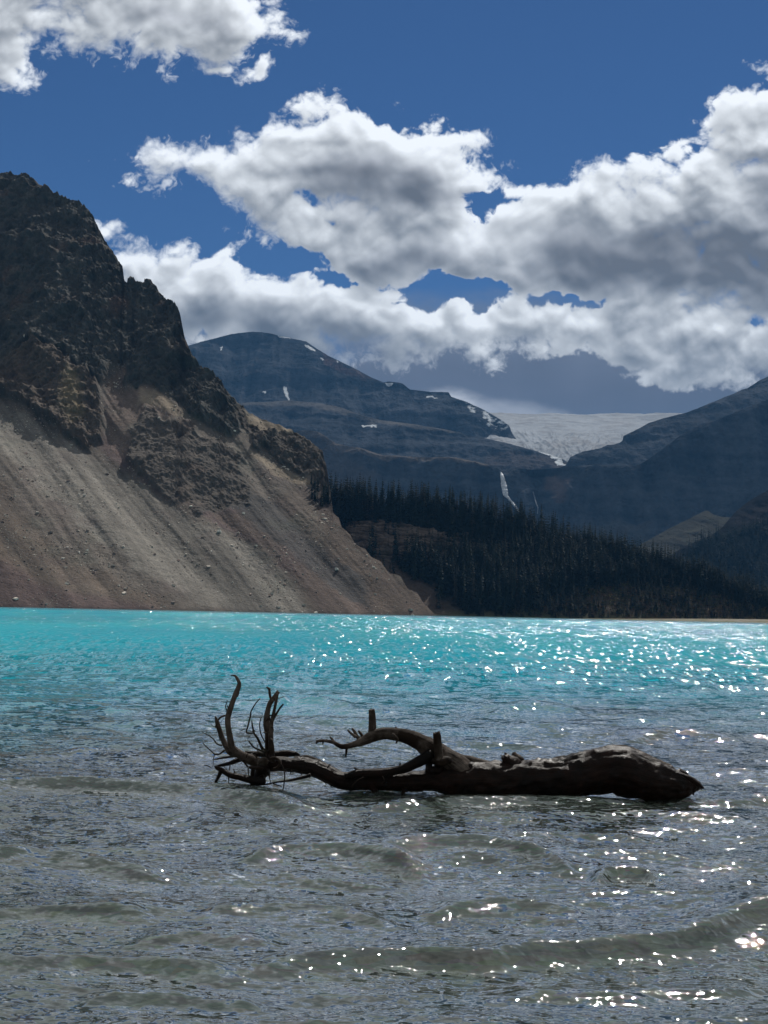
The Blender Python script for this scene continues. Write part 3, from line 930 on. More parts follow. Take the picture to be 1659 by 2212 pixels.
def water():
    nr, nc = 1500, 640
    Yr = 2.4 * (1300 / 2.4) ** (np.linspace(0, 1, nr) ** 1.25)
    dY = np.gradient(Yr)
    ac = np.linspace(-0.42, 0.42, nc)
    ac = np.concatenate([[-9, -4, -2, -1.2, -0.8, -0.6, -0.5], ac, [0.5, 0.6, 0.8, 1.2, 2, 4, 9]])
    A, Y = np.meshgrid(ac, Yr)
    X = A * Y
    near = Yr < 90
    H = np.zeros(X.shape, np.float32)
    H[near] = wave_height(X[near], Y[near], np.broadcast_to(np.maximum(dY[near][:, None], (ac[10] - ac[9]) * 0.6 * Yr[near][:, None]), X[near].shape))
    H[:, :7] = 0; H[:, -7:] = 0
    H *= sstep(-Y, -90, -60)
    v = np.stack([X, Y, H], -1).reshape(-1, 3)
    m, g, out = material('lake_water')
    P = g.n('ShaderNodeNewGeometry').outputs['Position']
    px, py, pz = g.xyz(P)
    # ripple slopes: layers for each stretch of water, long across the view
    def layer(sx, sy, amp, lo=None, hi=None, det=3, off=0.0):
        nn = g.noise(g.v('ADD', g.scalev(P, (sx, sy, 0.3)), (off, off * 1.7, 0)), 1.0, det, 0.6, color=True)
        v_ = g.v('SUBTRACT', nn, (0.5, 0.5, 0.5))
        a_ = amp
        if lo is not None:
            a_ = g.m('MULTIPLY', g.sm(py, lo[0], lo[1]), amp)
        if hi is not None:
            a_ = g.m('MULTIPLY', a_, g.sm(py, hi[0], hi[1], 1.0, 0.0)) if not isinstance(a_, float) else g.m('MULTIPLY', g.sm(py, hi[0], hi[1], 1.0, 0.0), amp)
        return g.v('SCALE', v_, None, a_)
    rot = g.n('ShaderNodeVectorRotate', rotation_type='Z_AXIS'); g.put(rot.inputs[0], P); rot.inputs['Angle'].default_value = R_(14)
    fine = g.v('SCALE', g.v('SUBTRACT', g.noise(g.scalev(rot.outputs[0], (7, 20, 1)), 1.0, 2, 0.6, color=True), (0.5, 0.5, 0.5)), None, RIP_FINE)
    fine2 = g.v('SCALE', g.v('SUBTRACT', g.noise(g.scalev(P, (20, 34, 1)), 1.0, 1, 0.5, color=True), (0.5, 0.5, 0.5)), None, g.m('MULTIPLY', g.sm(py, 12, 26, 1.0, 0.0), RIP_FINE * 1.2))
    tot = g.v('ADD', fine, fine2)
    for la in (layer(4.5, 8.0, 1.0, (6, 12), (40, 90), 4, 3.1), layer(5.0, 1.0, 2.6, (22, 40), (160, 320), 4, 8.3),
               layer(2.0, 0.14, 3.0, (70, 130), (500, 900), 4, 5.5), layer(0.9, 0.03, 2.8, (180, 300), (420, 700), 3, 1.9)):
        tot = g.v('ADD', tot, la)
    tx, ty, _ = g.xyz(tot)
    geo = g.n('ShaderNodeNewGeometry').outputs['Normal']
    N = g.v('NORMALIZE', g.v('ADD', geo, g.comb(tx, ty, 0.0)))
    lw = g.n('ShaderNodeFresnel'); lw.inputs[0].default_value = 1.42; g.put(lw.inputs[1], N)
    fr = g.m('MINIMUM', g.m('MULTIPLY_ADD', lw.outputs[0], 1.95, 0.02), g.m('ADD', g.sm(py, 14, 60, 0.85, FRES_FAR), g.sm(py, 330, 620, 0.0, 0.50)))
    gl = g.n('ShaderNodeBsdfGlossy', distribution='GGX')
    gl.inputs[0].default_value = (1, 1, 1, 1)
    g.put(gl.inputs['Roughness'], g.sm(py, 8, 90, 0.022, 0.10))
    g.put(gl.inputs['Normal'], N)
    # body colour: glacial flour beyond the drop-off, thin grey-green water over the shelf
    edge = g.noise(g.scalev(P, (0.22, 0.16, 1)), 1.0, 5, 0.6)
    dd = g.m('ADD', py, g.m('ADD', g.m('MULTIPLY', g.m('SUBTRACT', edge, 0.5), 26.0), g.m('MULTIPLY', px, -0.5)))
    deep = g.sm(dd, 11.5, 29.0)
    pn = g.noise(g.scalev(P, (0.03, 0.008, 1)), 1.0, 4, 0.55)
    turq = g.mix(g.sm(pn, 0.35, 0.65), TURQ_A, TURQ_B)
    dif = g.n('ShaderNodeBsdfDiffuse')
    g.put(dif.inputs[0], g.mix(deep, SHELF, turq))
    g.put(dif.inputs['Normal'], N)
    tr = g.n('ShaderNodeBsdfTransparent'); tr.inputs[0].default_value = (0.66, 0.78, 0.77, 1)
    body = g.mixs(g.m('ADD', 0.40, g.m('MULTIPLY', deep, 0.60)), tr.outputs[0], dif.outputs[0])
    g.t.links.new(g.mixs(fr, body, gl.outputs[0]), out.inputs[0])
    o = mesh_np('lake_water', v, grid_faces(nr, len(ac)), m)
    tag(o, 'turquoise glacial lake, grey and choppy over the shallow shelf in front', kind='structure')
    o.visible_shadow = True
    return o


RIP_FINE = 0.72
FRES_FAR = 0.30
TURQ_A = (0.012, 0.290, 0.395)
TURQ_B = (0.022, 0.390, 0.480)
SHELF = (0.115, 0.148, 0.136)
water()


def ground():
    # one sheet: shore behind the camera, stony shelf, drop-off, and valley floor out to the mountains
    xs = np.concatenate([[-9000, -4000, -1500, -400, -120, -40, -20], np.linspace(-12, 12, 260), [20, 40, 120, 400, 1500, 4000, 9000]])
    ys = np.concatenate([[-3000, -300, -60, -20, -8], np.linspace(-3, 34, 360), [40, 60, 100, 200, 500, 1000, 3000, 6000, 13000]])
    X, Y = np.meshgrid(xs, ys)
    Z = np.interp(Y, [-3000, -60, -8, 1.0, 2.4, 6, 12, 20, 30, 60, 13000], [6, 3, 1.0, 0.12, -0.12, -0.28, -0.45, -0.7, -2.5, -9, -14])
    st = fbm2(X / 0.22, Y / 0.22, 4, 0.6, 600, 1)
    msk = (np.abs(X) < 12) & (Y > -3) & (Y < 34)
    Z = Z + np.where(msk, st * 0.05 + 0.06 * fbm2(X / 1.6, Y / 1.6, 3, 0.5, 610), 0)
    m, g, out = material('stony_bed')
    p = g.n('ShaderNodeNewGeometry').outputs['Position']
    vo = g.n('ShaderNodeTexVoronoi'); g.put(vo.inputs['Vector'], p); vo.inputs['Scale'].default_value = 9
    n = g.noise(p, 1.3, 5, 0.6)
    c = g.mix(g.sm(n, 0.35, 0.65), (0.055, 0.050, 0.040), (0.140, 0.122, 0.098))
    c = g.mix(0.45, c, g.v('MULTIPLY', vo.outputs['Color'], (0.26, 0.23, 0.18)))
    principled(g, out, c, 0.85, 0.3, bump(g, vo.outputs['Distance'], 0.6, 0.03))
    o = mesh_np('ground', np.stack([X, Y, Z], -1).reshape(-1, 3), grid_faces(*X.shape), m)
    tag(o, 'stony lake bed and shore under the shallow water', kind='structure')


ground()


def gravel_spit():
    nx, ny = 420, 46
    x = np.linspace(0, 1, nx); t = np.linspace(0, 1, ny)
    aL = float(ak(1150, 1335)[0]); aR = 0.50
    T, U = np.meshgrid(x, t)
    A = aL + (aR - aL) * T
    Y = 800 + 60 * (1 - T) ** 2 + 130 * U + 10 * fbm2(A * 60, U, 3, .5, 620) * (U < .5)
    hgt = 2.3 * sstep(T, 0.0, 0.45) * np.sin(np.clip(U * 1.25, 0, 1) * math.pi / 2) - 0.15
    X = A * Y
    Z = hgt + 0.22 * fbm2(X / 9, Y / 9, 5, 0.6, 625) * sstep(U, 0.02, 0.2)
    Z[0] = -1.0; Z[-1] = -1.0
    n = fbm2(X / 16, Y / 22, 5, 0.6, 630)
    c = np.broadcast_to(rgb(0.155, 0.135, 0.095), Z.shape + (3,)).copy() * (1 + 0.5 * n)[..., None]
    c = blend(c, sstep(n, 0.0, 0.3) * 0.8, rgb(0.10, 0.11, 0.05))
    c = blend(c, sstep(A, 0.17, 0.27) * sstep(fbm2(X / 30, Y / 50, 4, .6, 640), -0.1, 0.2), rgb(0.22, 0.20, 0.165))
    o = mesh_np('gravel_spit', np.stack([X, Y, Z], -1).reshape(-1, 3), grid_faces(ny, nx), terrain_mat('spit_gravel', 0.9, 0.5, 0.3, 0.3), np.clip(c, .02, .6).reshape(-1, 3))
    tag(o, 'low tan gravel and grass flat along the far shore at the right', kind='structure')


gravel_spit()


# ------------------------------------------------------------------ waterfall
def falls():
    # ribbon of water standing just proud of the headwall
    def surf(x, y):
        a, k = ak(x, y)
        ci = np.argmin(np.abs(HD.A[0] - a))
        zz = HD.z[:, ci]; yy = HD.y[:, ci]
        kk = (zz - CAMH) / yy
        kk = np.maximum.accumulate(kk)
        return float(np.interp(float(k), kk, yy))

    def ribbon(path, name, label, mat, seed):
        r = np.random.default_rng(seed)
        pts = []
        for i in range(len(path) - 1):
            (x0, y0, w0), (x1, y1, w1) = path[i], path[i + 1]
            nseg = max(2, int(abs(y1 - y0) / 1.5))
            for s in range(nseg):
                t = s / nseg
                pts.append((x0 + (x1 - x0) * t, y0 + (y1 - y0) * t, w0 + (w1 - w0) * t))
        pts.append(path[-1])
        nw = 9
        V = []
        for (x, y, w) in pts:
            w = w * (0.85 + 0.3 * r.random())
            dist = min(surf(x - w, y), surf(x, y), surf(x + w, y)) - 9
            for j in range(nw):
                u = j / (nw - 1) * 2 - 1
                xx = x + u * w + 0.35 * r.normal()
                p = at(xx, y, dist - 5 * (1 - u * u) + r.normal() * 0.8)
                V.append(p)
        for (x, y, w) in pts:
            dist = min(surf(x - w, y), surf(x, y), surf(x + w, y)) + 4
            for j in range(nw):
                u = j / (nw - 1) * 2 - 1
                V.append(at(x + u * w, y, dist))
        n = len(pts)
        f1 = grid_faces(n, nw); f2 = f1[:, ::-1] + n * nw
        o = mesh_np(name, np.array([list(v) for v in V]), np.concatenate([f1, f2]), mat, smooth=True)
        tag(o, label, 'waterfall')
        return o
    m, g, out = material('falling_water')
    p = g.n('ShaderNodeNewGeometry').outputs['Position']
    n = g.noise(g.scalev(p, (0.5, 0.5, 0.035)), 1.0, 5, 0.65)
    c = g.mix(g.sm(n, 0.3, 0.7), (0.34, 0.38, 0.43), (0.88, 0.90, 0.92))
    principled(g, out, c, 0.6, 0.3)
    ribbon([(1082, 1019, 1.2), (1084, 1026, 3.4), (1087, 1040, 5.0), (1090, 1056, 6.2), (1092, 1070, 5.4), (1098, 1076, 3.2), (1106, 1085, 3.2), (1116, 1098, 2.6), (1124, 1109, 2.4), (1131, 1120, 2.8), (1134, 1128, 2)], 'waterfall', 'white waterfall dropping over the dark headwall and trailing off to the right', m, 3)
    m2, g2, out2 = material('thin_falling_water')
    p = g2.n('ShaderNodeNewGeometry').outputs['Position']
    n = g2.noise(g2.scalev(p, (0.5, 0.5, 0.05)), 1.0, 5, 0.65)
    principled(g2, out2, g2.mix(n, (0.08, 0.09, 0.11), (0.30, 0.33, 0.38)), 0.7, 0.3)
    ribbon([(1151, 1062, 1.0), (1155, 1075, 1.3), (1158, 1088, 0.9), (1162, 1096, 1.3), (1161, 1110, 0.9)], 'waterfall', 'faint thin trickle on the headwall to the right of the white waterfall', m2, 4)


falls()


# ------------------------------------------------------------------ spruces
def spruce_parts(seed, levels=17, spikes=8):
    """unit-height spruce: crown and trunk as (verts, faces)"""
    r = np.random.default_rng(seed)
    V, F = [], []
    base = 0.06 + 0.10 * r.random(); wmax = 0.085 + 0.05 * r.random()
    lean = r.normal(0, 0.01, 2)
    for i in range(levels):
        t = i / (levels - 1)
        z = base + (0.985 - base) * t
        rad = wmax * (1 - t) ** 0.8 * (0.75 + 0.5 * r.random()) + 0.006
        if r.random() < 0.10: rad *= 0.5
        n = spikes if t < .8 else 5
        off = r.random() * 6.28
        for j in range(n):
            if r.random() < 0.10: continue
            th = off + 6.283 * j / n + r.normal(0, .15)
            rr = rad * (0.65 + 0.6 * r.random())
            dz = rr * (0.55 + 0.5 * r.random())
            cx, cy = math.cos(th), math.sin(th)
            wd = rr * 0.36 + 0.004
            b = len(V)
            c0 = (lean[0] * z, lean[1] * z)
            V += [(c0[0], c0[1], z + 0.012), (c0[0] + cx * rr * .55 - cy * wd, c0[1] + cy * rr * .55 + cx * wd, z - dz * .42),
                  (c0[0] + cx * rr, c0[1] + cy * rr, z - dz), (c0[0] + cx * rr * .55 + cy * wd, c0[1] + cy * rr * .55 - cx * wd, z - dz * .42)]
            F += [(b, b + 1, b + 2, b + 3)]
    b = len(V)
    V += [(0.006, 0, .93), (-.003, .005, .93), (-.003, -.005, .93), (lean[0], lean[1], 1.0)]
    F += [(b, b + 1, b + 3, b + 3), (b + 1, b + 2, b + 3, b + 3), (b + 2, b, b + 3, b + 3)]
    crown = (np.array(V), [tuple(dict.fromkeys(f)) for f in F])
    TV, TF = [], []
    for k_, (z, rr) in enumerate(((-0.06, .014), (.5, .009), (0.97, .002))):
        for j in range(5):
            th = 6.283 * j / 5
            TV.append((math.cos(th) * rr + lean[0] * z, math.sin(th) * rr + lean[1] * z, z))
    for k_ in range(2):
        for j in range(5):
            TF.append((k_ * 5 + j, k_ * 5 + (j + 1) % 5, k_ * 5 + 5 + (j + 1) % 5, k_ * 5 + 5 + j))
    return crown, (np.array(TV), TF)


def py_mesh(name, V, F, mat):
    me = bpy.data.meshes.new(name)
    me.from_pydata([tuple(map(float, v)) for v in V], [], F)
    me.materials.append(mat)
    me.update()
    return me


def leaf_mat(name, attr):
    m, g, out = material(name)
    p = g.n('ShaderNodeNewGeometry').outputs['Position']
    n = g.noise(p, 0.9, 3, 0.6)
    if attr:
        base = g.n('ShaderNodeAttribute', attribute_name='Col').outputs[0]
    else:
        rnd = g.n('ShaderNodeObjectInfo').outputs['Random']
        r_ = g.n('ShaderNodeValToRGB')
        e = r_.color_ramp.elements
        e[0].color = (0.008, 0.017, 0.015, 1); e[1].color = (0.032, 0.028, 0.020, 1)
        x_ = e.new(0.5); x_.color = (0.012, 0.022, 0.018, 1)
        x_ = e.new(0.85); x_.color = (0.018, 0.027, 0.018, 1)
        g.put(r_.inputs[0], rnd)
        base = r_.outputs[0]
    col = g.v('SCALE', base, None, g.lin(n, 0.3, 0.7, 0.6, 1.4))
    principled(g, out, col, 0.85, 0.15)
    return m


BARK, gb, ob = material('spruce_bark')
principled(gb, ob, (0.075, 0.062, 0.052), 0.9, 0.1)
NEEDLE = leaf_mat('spruce_needles', False)
NEEDLE_M = leaf_mat('forest_needles', True)
KINDS = [spruce_parts(s, 17, 8) for s in range(7)]
LOD = [spruce_parts(50 + s, 12, 6) for s in range(6)]


ZONE_A = [float(ak(x_, 1150)[0]) for x_ in (800, 930, 1070, 1190, 1330, 1480)]
ZONE_T = [', beside the scree edge', ', above the left end of the cliff band', ', just left of the waterfall', ', under the waterfall', ', right of the thin trickle', ', left of the pale moraine', ', at the right before the distant forest']


def build_forest():
    r = np.random.default_rng(23)
    A, K = HL.A, HL.K
    nr, nc = HL.nr, HL.nc
    kt = K[-1]; kbv = K[0]
    pts = []
    # even spread over the ground itself
    want = 6800
    cliff = HLcl
    gap = edge_mask([(690,1090),(735,1125),(800,1195),(860,1225),(930,1262),(985,1300),(1030,1345),(600,1345),(600,1120)], A, K, 0.006, 50, 27, 2)
    low = edge_mask([(1200,1330),(1160,1305),(1250,1272),(1400,1268),(1520,1286),(1600,1305),(1700,1340),(1500,1350)], A, K, 0.006, 50, 28, 2)
    dx = np.gradient(HL.x, axis=1); dy = np.gradient(HL.y, axis=0)
    area = np.abs(dx * dy)
    upper = (K - kbv) / (kt - kbv)
    w = area * (1 - cliff * (0.97 - 0.55 * sstep(A, float(ak(930, 1180)[0]), float(ak(990, 1180)[0])))) * (1 - 0.985 * gap) * (1 - 0.70 * low) * (0.9 + 1.4 * upper ** 4)
    aR = float(ak(1720, 1300)[0])
    w = w * (A < aR)
    clump = 0.35 + sstep(fbm2(HL.x / 30, HL.y / 30, 3, 0.5, 700), -0.35, 0.25)
    w = w * clump
    w[:2] = 0
    p = (w / w.sum()).ravel()
    idx = r.choice(p.size, want, replace=True, p=p)
    ri, ci = np.divmod(idx, nc)
    X = HL.x.ravel()[idx] + r.normal(0, 1.5, want); Y = HL.y.ravel()[idx]; Z = HL.z.ravel()[idx]
    # a band right on the skyline and just behind it
    ns = 620
    cs = r.integers(int(nc * 0.02), int(nc * 0.83), ns)
    back = r.random(ns) ** 1.3 * 26 - 5
    xs_ = HL.x[-1, cs] * (1 + back / HL.y[-1, cs]) + r.normal(0, 1.5, ns); ys_ = HL.y[-1, cs] + back; zs_ = HL.z[-1, cs] - np.clip(back, 0, 99) * 0.2
    keep = (HL.A[-1, cs] > float(ak(690, 1080)[0])) & (HL.A[-1, cs] < aR)
    X = np.concatenate([X, xs_[keep]]); Y = np.concatenate([Y, ys_[keep]]); Z = np.concatenate([Z, zs_[keep]])
    up = np.concatenate([upper.ravel()[idx], np.full(keep.sum(), 1.2)])
    cl_ = np.concatenate([cliff.ravel()[idx], np.zeros(keep.sum())])
    lw_ = np.concatenate([low.ravel()[idx], np.zeros(keep.sum())])
    aa = X / Y
    hb = np.interp(aa, [-0.05, 0.02, 0.10, 0.20, 0.3], [17, 19, 18, 13.5, 12])
    Hh = hb * np.clip(r.lognormal(-0.12, 0.34, len(X)), 0.35, 1.6) * (1 - 0.35 * cl_) * (1 - 0.35 * lw_)
    Hh *= np.where(up < 0.08, 0.75, 1)
    # screen rank: nearest to the viewer with nothing in front = low rows and the skyline
    size = Hh / Y
    score = size + 0.006 * (up > 1) + 0.004 * (up < 0.12) + 0.003 * (cl_ > .5)
    order = np.argsort(-score)
    solo = order[:274]; rest = order[274:]
    # -- single trees
    protos = []
    for i, (cr, tk) in enumerate(KINDS):
        protos.append((py_mesh('spruce_crown', cr[0], cr[1], NEEDLE), py_mesh('spruce_trunk', tk[0], tk[1], BARK)))
    for q_ in solo:
        i = int(r.integers(len(protos)))
        e = bpy.data.objects.new('spruce_tree', None)
        COL.objects.link(e)
        e.empty_display_size = 1
        e.location = (X[q_], Y[q_], Z[q_] - 0.3)
        hh = float(Hh[q_])
        wf = 0.85 + 0.45 * r.random()
        e.scale = (hh * wf, hh * wf, hh)
        e.rotation_euler = (0, 0, r.random() * 6.28)
        for nm, me in (('crown', protos[i][0]), ('trunk', protos[i][1])):
            c = bpy.data.objects.new(nm, me); COL.objects.link(c); c.parent = e
        if up[q_] > 1:
            lab, grp = 'dark pointed spruce on the hill skyline', 'spruces on the skyline of the wooded hill'
        elif cl_[q_] > .5:
            lab, grp = 'dark spruce on the tan cliff band', 'spruces on the cliff band'
        elif up[q_] < 0.2:
            lab, grp = 'dark spruce low near the far shore', 'spruces near the far shore'
        else:
            lab, grp = 'dark spruce on the hill slope', 'spruces on the slope of the wooded hill'
        sx = aa[q_]
        wh = int(np.searchsorted(ZONE_A, sx))
        tall = 'tall' if Hh[q_] > hb[q_] * 0.98 else 'short'
        lab = lab.replace('dark ', tall + ' dark ', 1) + ZONE_T[wh]
        tag(e, lab, 'tree', grp + ZONE_T[wh])
    # spruces at the very edge of the scree, left end of the wood
    for q_ in range(26):
        px_ = r.uniform(672, 716); py_ = r.uniform(1052, 1092) + (px_ - 690) * 0.45
        a_, k_ = ak(px_, py_)
        ci = int(np.argmin(np.abs(LM.A[0] - float(a_))))
        kk = (LM.z[:, ci] - CAMH) / LM.y[:, ci]
        ri = int(np.argmin(np.abs(kk - float(k_))))
        e = bpy.data.objects.new('spruce_tree', None); COL.objects.link(e); e.empty_display_size = 1
        hh = r.uniform(7, 14)
        e.location = (LM.x[ri, ci], LM.y[ri, ci], LM.z[ri, ci] - 0.4); e.scale = (hh * 1.15, hh * 1.15, hh)
        e.rotation_euler = (0, 0, r.random() * 6.28)
        i = int(r.integers(len(protos)))
        for nm, me in (('crown', protos[i][0]), ('trunk', protos[i][1])):
            c = bpy.data.objects.new(nm, me); COL.objects.link(c); c.parent = e
        tag(e, ('taller' if hh > 10.5 else 'small') + ' dark spruce rooted on the scree edge at the left end of the wood', 'tree', 'spruces on the edge of the scree')
    # -- the mass of the wood
    def mass(name, label, X, Y, Z, Hh, cols, lod):
        VV, FF, CC = [], [], []
        off = 0
        proto = []
        for cr, tk in lod:
            q3 = [f for f in cr[1] if len(f) == 4]
            tri = [(f[0], f[1], f[2]) for f in q3] + [(f[0], f[2], f[3]) for f in q3] + [f for f in cr[1] if len(f) == 3]
            proto.append((cr[0], np.array(tri, np.int32)))
        for i in range(len(X)):
            pv, pf = proto[i % len(proto)]
            th = r.random() * 6.28; c_, s_ = math.cos(th), math.sin(th)
            h = Hh[i]; wf = h * (0.85 + 0.5 * r.random())
            v = np.empty_like(pv)
            v[:, 0] = (pv[:, 0] * c_ - pv[:, 1] * s_) * wf + X[i]
            v[:, 1] = (pv[:, 0] * s_ + pv[:, 1] * c_) * wf + Y[i]
            v[:, 2] = pv[:, 2] * h + Z[i] - 0.3
            VV.append(v); FF.append(pf + off); off += len(pv)
            CC.append(np.broadcast_to(cols[i], (len(pv), 3)))
        o = mesh_np(name, np.concatenate(VV), np.concatenate(FF), NEEDLE_M, np.concatenate(CC), smooth=False)
        tag(o, label, kind='stuff')
    pal = np.array([(0.008, 0.017, 0.015), (0.012, 0.021, 0.017), (0.009, 0.018, 0.018), (0.028, 0.026, 0.019), (0.016, 0.024, 0.017)])
    k_ = r.choice(5, len(rest), p=[.33, .3, .2, .07, .10])
    mass('spruce_forest', 'dense dark spruce forest covering the wooded hill', X[rest], Y[rest], Z[rest], Hh[rest], pal[k_] * (0.8 + 0.4 * r.random((len(rest), 1))), LOD)
    # spruces creeping up the scree edge on the left of the hill
    # far forest on the valley side
    A2, K2 = RS.A, RS.K
    w2 = np.ones(A2.shape) * inside(poly_ak([(1420,1310),(1470,1215),(1495,1178),(1530,1168),(1571,1158),(1620,1142),(1700,1112),(1820,1070),(1820,1340)]), A2, K2)
    w2 = w2 * np.abs(np.gradient(RS.x, axis=1) * np.gradient(RS.y, axis=0))
    p2 = (w2 / w2.sum()).ravel(); n2 = 2600
    id2 = r.choice(p2.size, n2, p=p2)
    h2 = 17 * r.lognormal(0, 0.22, n2)
    k2 = r.choice(3, n2)
    mass('distant_forest', 'hazy blue-green distant forest on the valley side at the right edge', RS.x.ravel()[id2] + r.normal(0, 3, n2), RS.y.ravel()[id2], RS.z.ravel()[id2], h2, pal[k2], LOD[:3])
    return X, Y, Z


build_forest()


def shrubs():
    """low willow and birch scrub on the open ground by the far shore"""
    r = np.random.default_rng(31)
    A, K = HL.A, HL.K
    zone = edge_mask([(1080,1330),(1160,1290),(1250,1262),(1400,1258),(1520,1276),(1600,1296),(1720,1330),(1720,1345),(1100,1342)], A, K, 0.006, 50, 29, 2)
    w = zone * np.abs(np.gradient(HL.x, axis=1) * np.gradient(HL.y, axis=0)); w[:1] = 0
    p = (w / w.sum()).ravel(); n = 900
    idx = r.choice(p.size, n, p=p)
    V, F, C = [], [], []
    off = 0
    for i in idx:
        x, y, z = HL.x.ravel()[i], HL.y.ravel()[i], HL.z.ravel()[i]
        s = 1.0 + 2.4 * r.random()
        m_ = 26
        th = r.random(m_) * 6.28; ph = np.arccos(r.random(m_)); rr = (0.5 + 0.5 * r.random(m_))
        c = np.stack([np.cos(th) * np.sin(ph) * rr * s, np.sin(th) * np.sin(ph) * rr * s, np.cos(ph) * rr * s * 0.9], -1) + (x, y, z)
        d = r.normal(0, 0.42, (m_, 3, 3))
        V.append((c[:, None, :] + d).reshape(-1, 3)); F.append(np.arange(m_ * 3).reshape(-1, 3) + off); off += m_ * 3
        col = [(0.070, 0.075, 0.030), (0.100, 0.085, 0.040), (0.045, 0.055, 0.026), (0.110, 0.070, 0.045)][r.integers(4)]
        C.append(np.broadcast_to(col, (m_ * 3, 3)))
    o = mesh_np('shrubs', np.concatenate(V), np.concatenate(F), NEEDLE_M, np.concatenate(C), smooth=False)
    tag(o, 'olive and reddish scrub at the foot of the wooded hill', kind='stuff')


shrubs()


# ------------------------------------------------------------------ loose rocks on the scree
def rock_shape(r, s):
    V = np.array([(-1,-1,-.6),(1,-1,-.6),(1,1,-.6),(-1,1,-.6),(-1,-1,.6),(1,-1,.6),(1,1,.6),(-1,1,.6)], float)
    V = V * (0.5 + 0.5 * r.random((8, 3))) * s * (0.6 + 0.8 * r.random(3))
    th = r.random() * 6.28; c, n = math.cos(th), math.sin(th)
    V = V @ np.array([[c, n, 0], [-n, c, 0], [0, 0, 1]])
    t2 = r.normal(0, .5); c, n = math.cos(t2), math.sin(t2)
    return V @ np.array([[1, 0, 0], [0, c, n], [0, -n, c]])


RF = np.array([(0,3,2,1),(4,5,6,7),(0,1,5,4),(1,2,6,5),(2,3,7,6),(3,0,4,7)], np.int32)


def scree_rocks():
    r = np.random.default_rng(41)
    ok = (1 - LMcl) * (LM.A > -0.33)
    ok[:3] = 0; ok[-3:] = 0
    n_ = 0.3 + sstep(fbm2(LM.x / 40, LM.y / 60, 4, 0.55, 800), -0.1, 0.4) * 2
    w = ok * n_ * np.abs(np.gradient(LM.x, axis=1) * np.gradient(LM.y, axis=0))
    p = (w / w.sum()).ravel(); n = 8000
    idx = r.choice(p.size, n, p=p)
    V, F, C = [], [], []
    for j, i in enumerate(idx):
        s = 0.16 + 0.13 * r.pareto(2.4)
        s = min(s, 1.0)
        V.append(rock_shape(r, s) + (LM.x.ravel()[i], LM.y.ravel()[i], LM.z.ravel()[i] + s * .2))
        F.append(RF + j * 8)
        base = [(0.30, 0.27, 0.235), (0.20, 0.15, 0.13), (0.12, 0.10, 0.09), (0.42, 0.39, 0.34)][r.choice(4, p=[.42, .27, .22, .09])]
        C.append(np.broadcast_to(np.array(base) * (1.25 + .7 * r.random()), (8, 3)))
    o = mesh_np('scree_rocks', np.concatenate(V), np.concatenate(F), terrain_mat('loose_rock', 1.5, 0.4, 0.3, 0.3), np.concatenate(C), smooth=False)
    tag(o, 'loose angular stones strewn over the scree slopes', kind='stuff')
    mb, g, out = material('pale_boulder_rock')
    pp = g.n('ShaderNodeNewGeometry').outputs['Position']
    principled(g, out, g.mix(g.noise(pp, 1.5, 4, .6), (0.45, 0.42, 0.37), (0.72, 0.69, 0.62)), 0.85, 0.2)
    for (x, y, s, lab) in ((474, 1151, 1.5, 'whitish boulder alone on the middle of the purple scree'), (728, 1231, 1.2, 'pale boulder near the right foot of the scree by the wooded hill'), (182, 1070, 0.9, 'small pale boulder high on the grey left scree fan')):
        a, k = ak(x, y)
        ci = int(np.argmin(np.abs(LM.A[0] - float(a))))
        kk = (LM.z[:, ci] - CAMH) / LM.y[:, ci]
        ri = int(np.argmin(np.abs(kk - float(k))))
        rs = np.random.default_rng(int(x))
        V = rock_shape(rs, s)
        me = bpy.data.meshes.new('boulder')
        me.from_pydata([tuple(v) for v in V], [], [tuple(f) for f in RF.tolist()])
        me.materials.append(mb)
        o = bpy.data.objects.new('boulder', me); COL.objects.link(o)
        o.location = (LM.x[ri, ci], LM.y[ri, ci] - 0.6, LM.z[ri, ci] + s * .3)
        b = o.modifiers.new('bevel', 'BEVEL'); b.width = s * .18; b.segments = 2
        tag(o, lab, 'boulder')


scree_rocks()


# ------------------------------------------------------------------ driftwood
def wood_mat(name, dark, light, wet, rough, spec=0.4):
    m, g, out = material(name)
    p = g.n('ShaderNodeTexCoord').outputs['Object']
    a = g.n('ShaderNodeAttribute', attribute_name='along').outputs['Fac']
    r_ = g.n('ShaderNodeAttribute', attribute_name='around').outputs['Fac']
    gr = g.noise(g.comb(g.m('MULTIPLY', a, 5.0), g.m('MULTIPLY', r_, 60.0), 0.0), 1.0, 5, 0.65)
    n1 = g.noise(p, 9, 6, 0.65)
    n2 = g.noise(p, 2.6, 4, 0.6)
    c = g.mix(g.sm(g.m('ADD', g.m('MULTIPLY', gr, 0.6), g.m('MULTIPLY', n1, 0.4)), 0.38, 0.62), dark, light)
    c = g.mix(g.sm(n2, 0.45, 0.62), c, wet)
    nb = bump(g, g.m('ADD', g.m('MULTIPLY', gr, 0.6), n1), 0.9, 0.012)
    principled(g, out, c, g.lin(n1, 0.3, 0.7, rough - .12, rough + .15), spec, nb)
    return m


WET = wood_mat('wet_bark', (0.0022, 0.0016, 0.0014), (0.018, 0.0075, 0.005), (0.003, 0.0022, 0.002), 0.36, 0.13)
DRY = wood_mat('weathered_wood', (0.012, 0.009, 0.0075), (0.175, 0.145, 0.125), (0.020, 0.013, 0.009), 0.75, 0.1)  # dry grey, its light tone raised to carry sun highlights too
MID = wood_mat('damp_wood', (0.007, 0.005, 0.004), (0.050, 0.034, 0.026), (0.007, 0.005, 0.004), 0.6, 0.12)
TWG = wood_mat('twig_wood', (0.012, 0.013, 0.010), (0.060, 0.056, 0.042), (0.02, 0.017, 0.012), 0.7, 0.2)

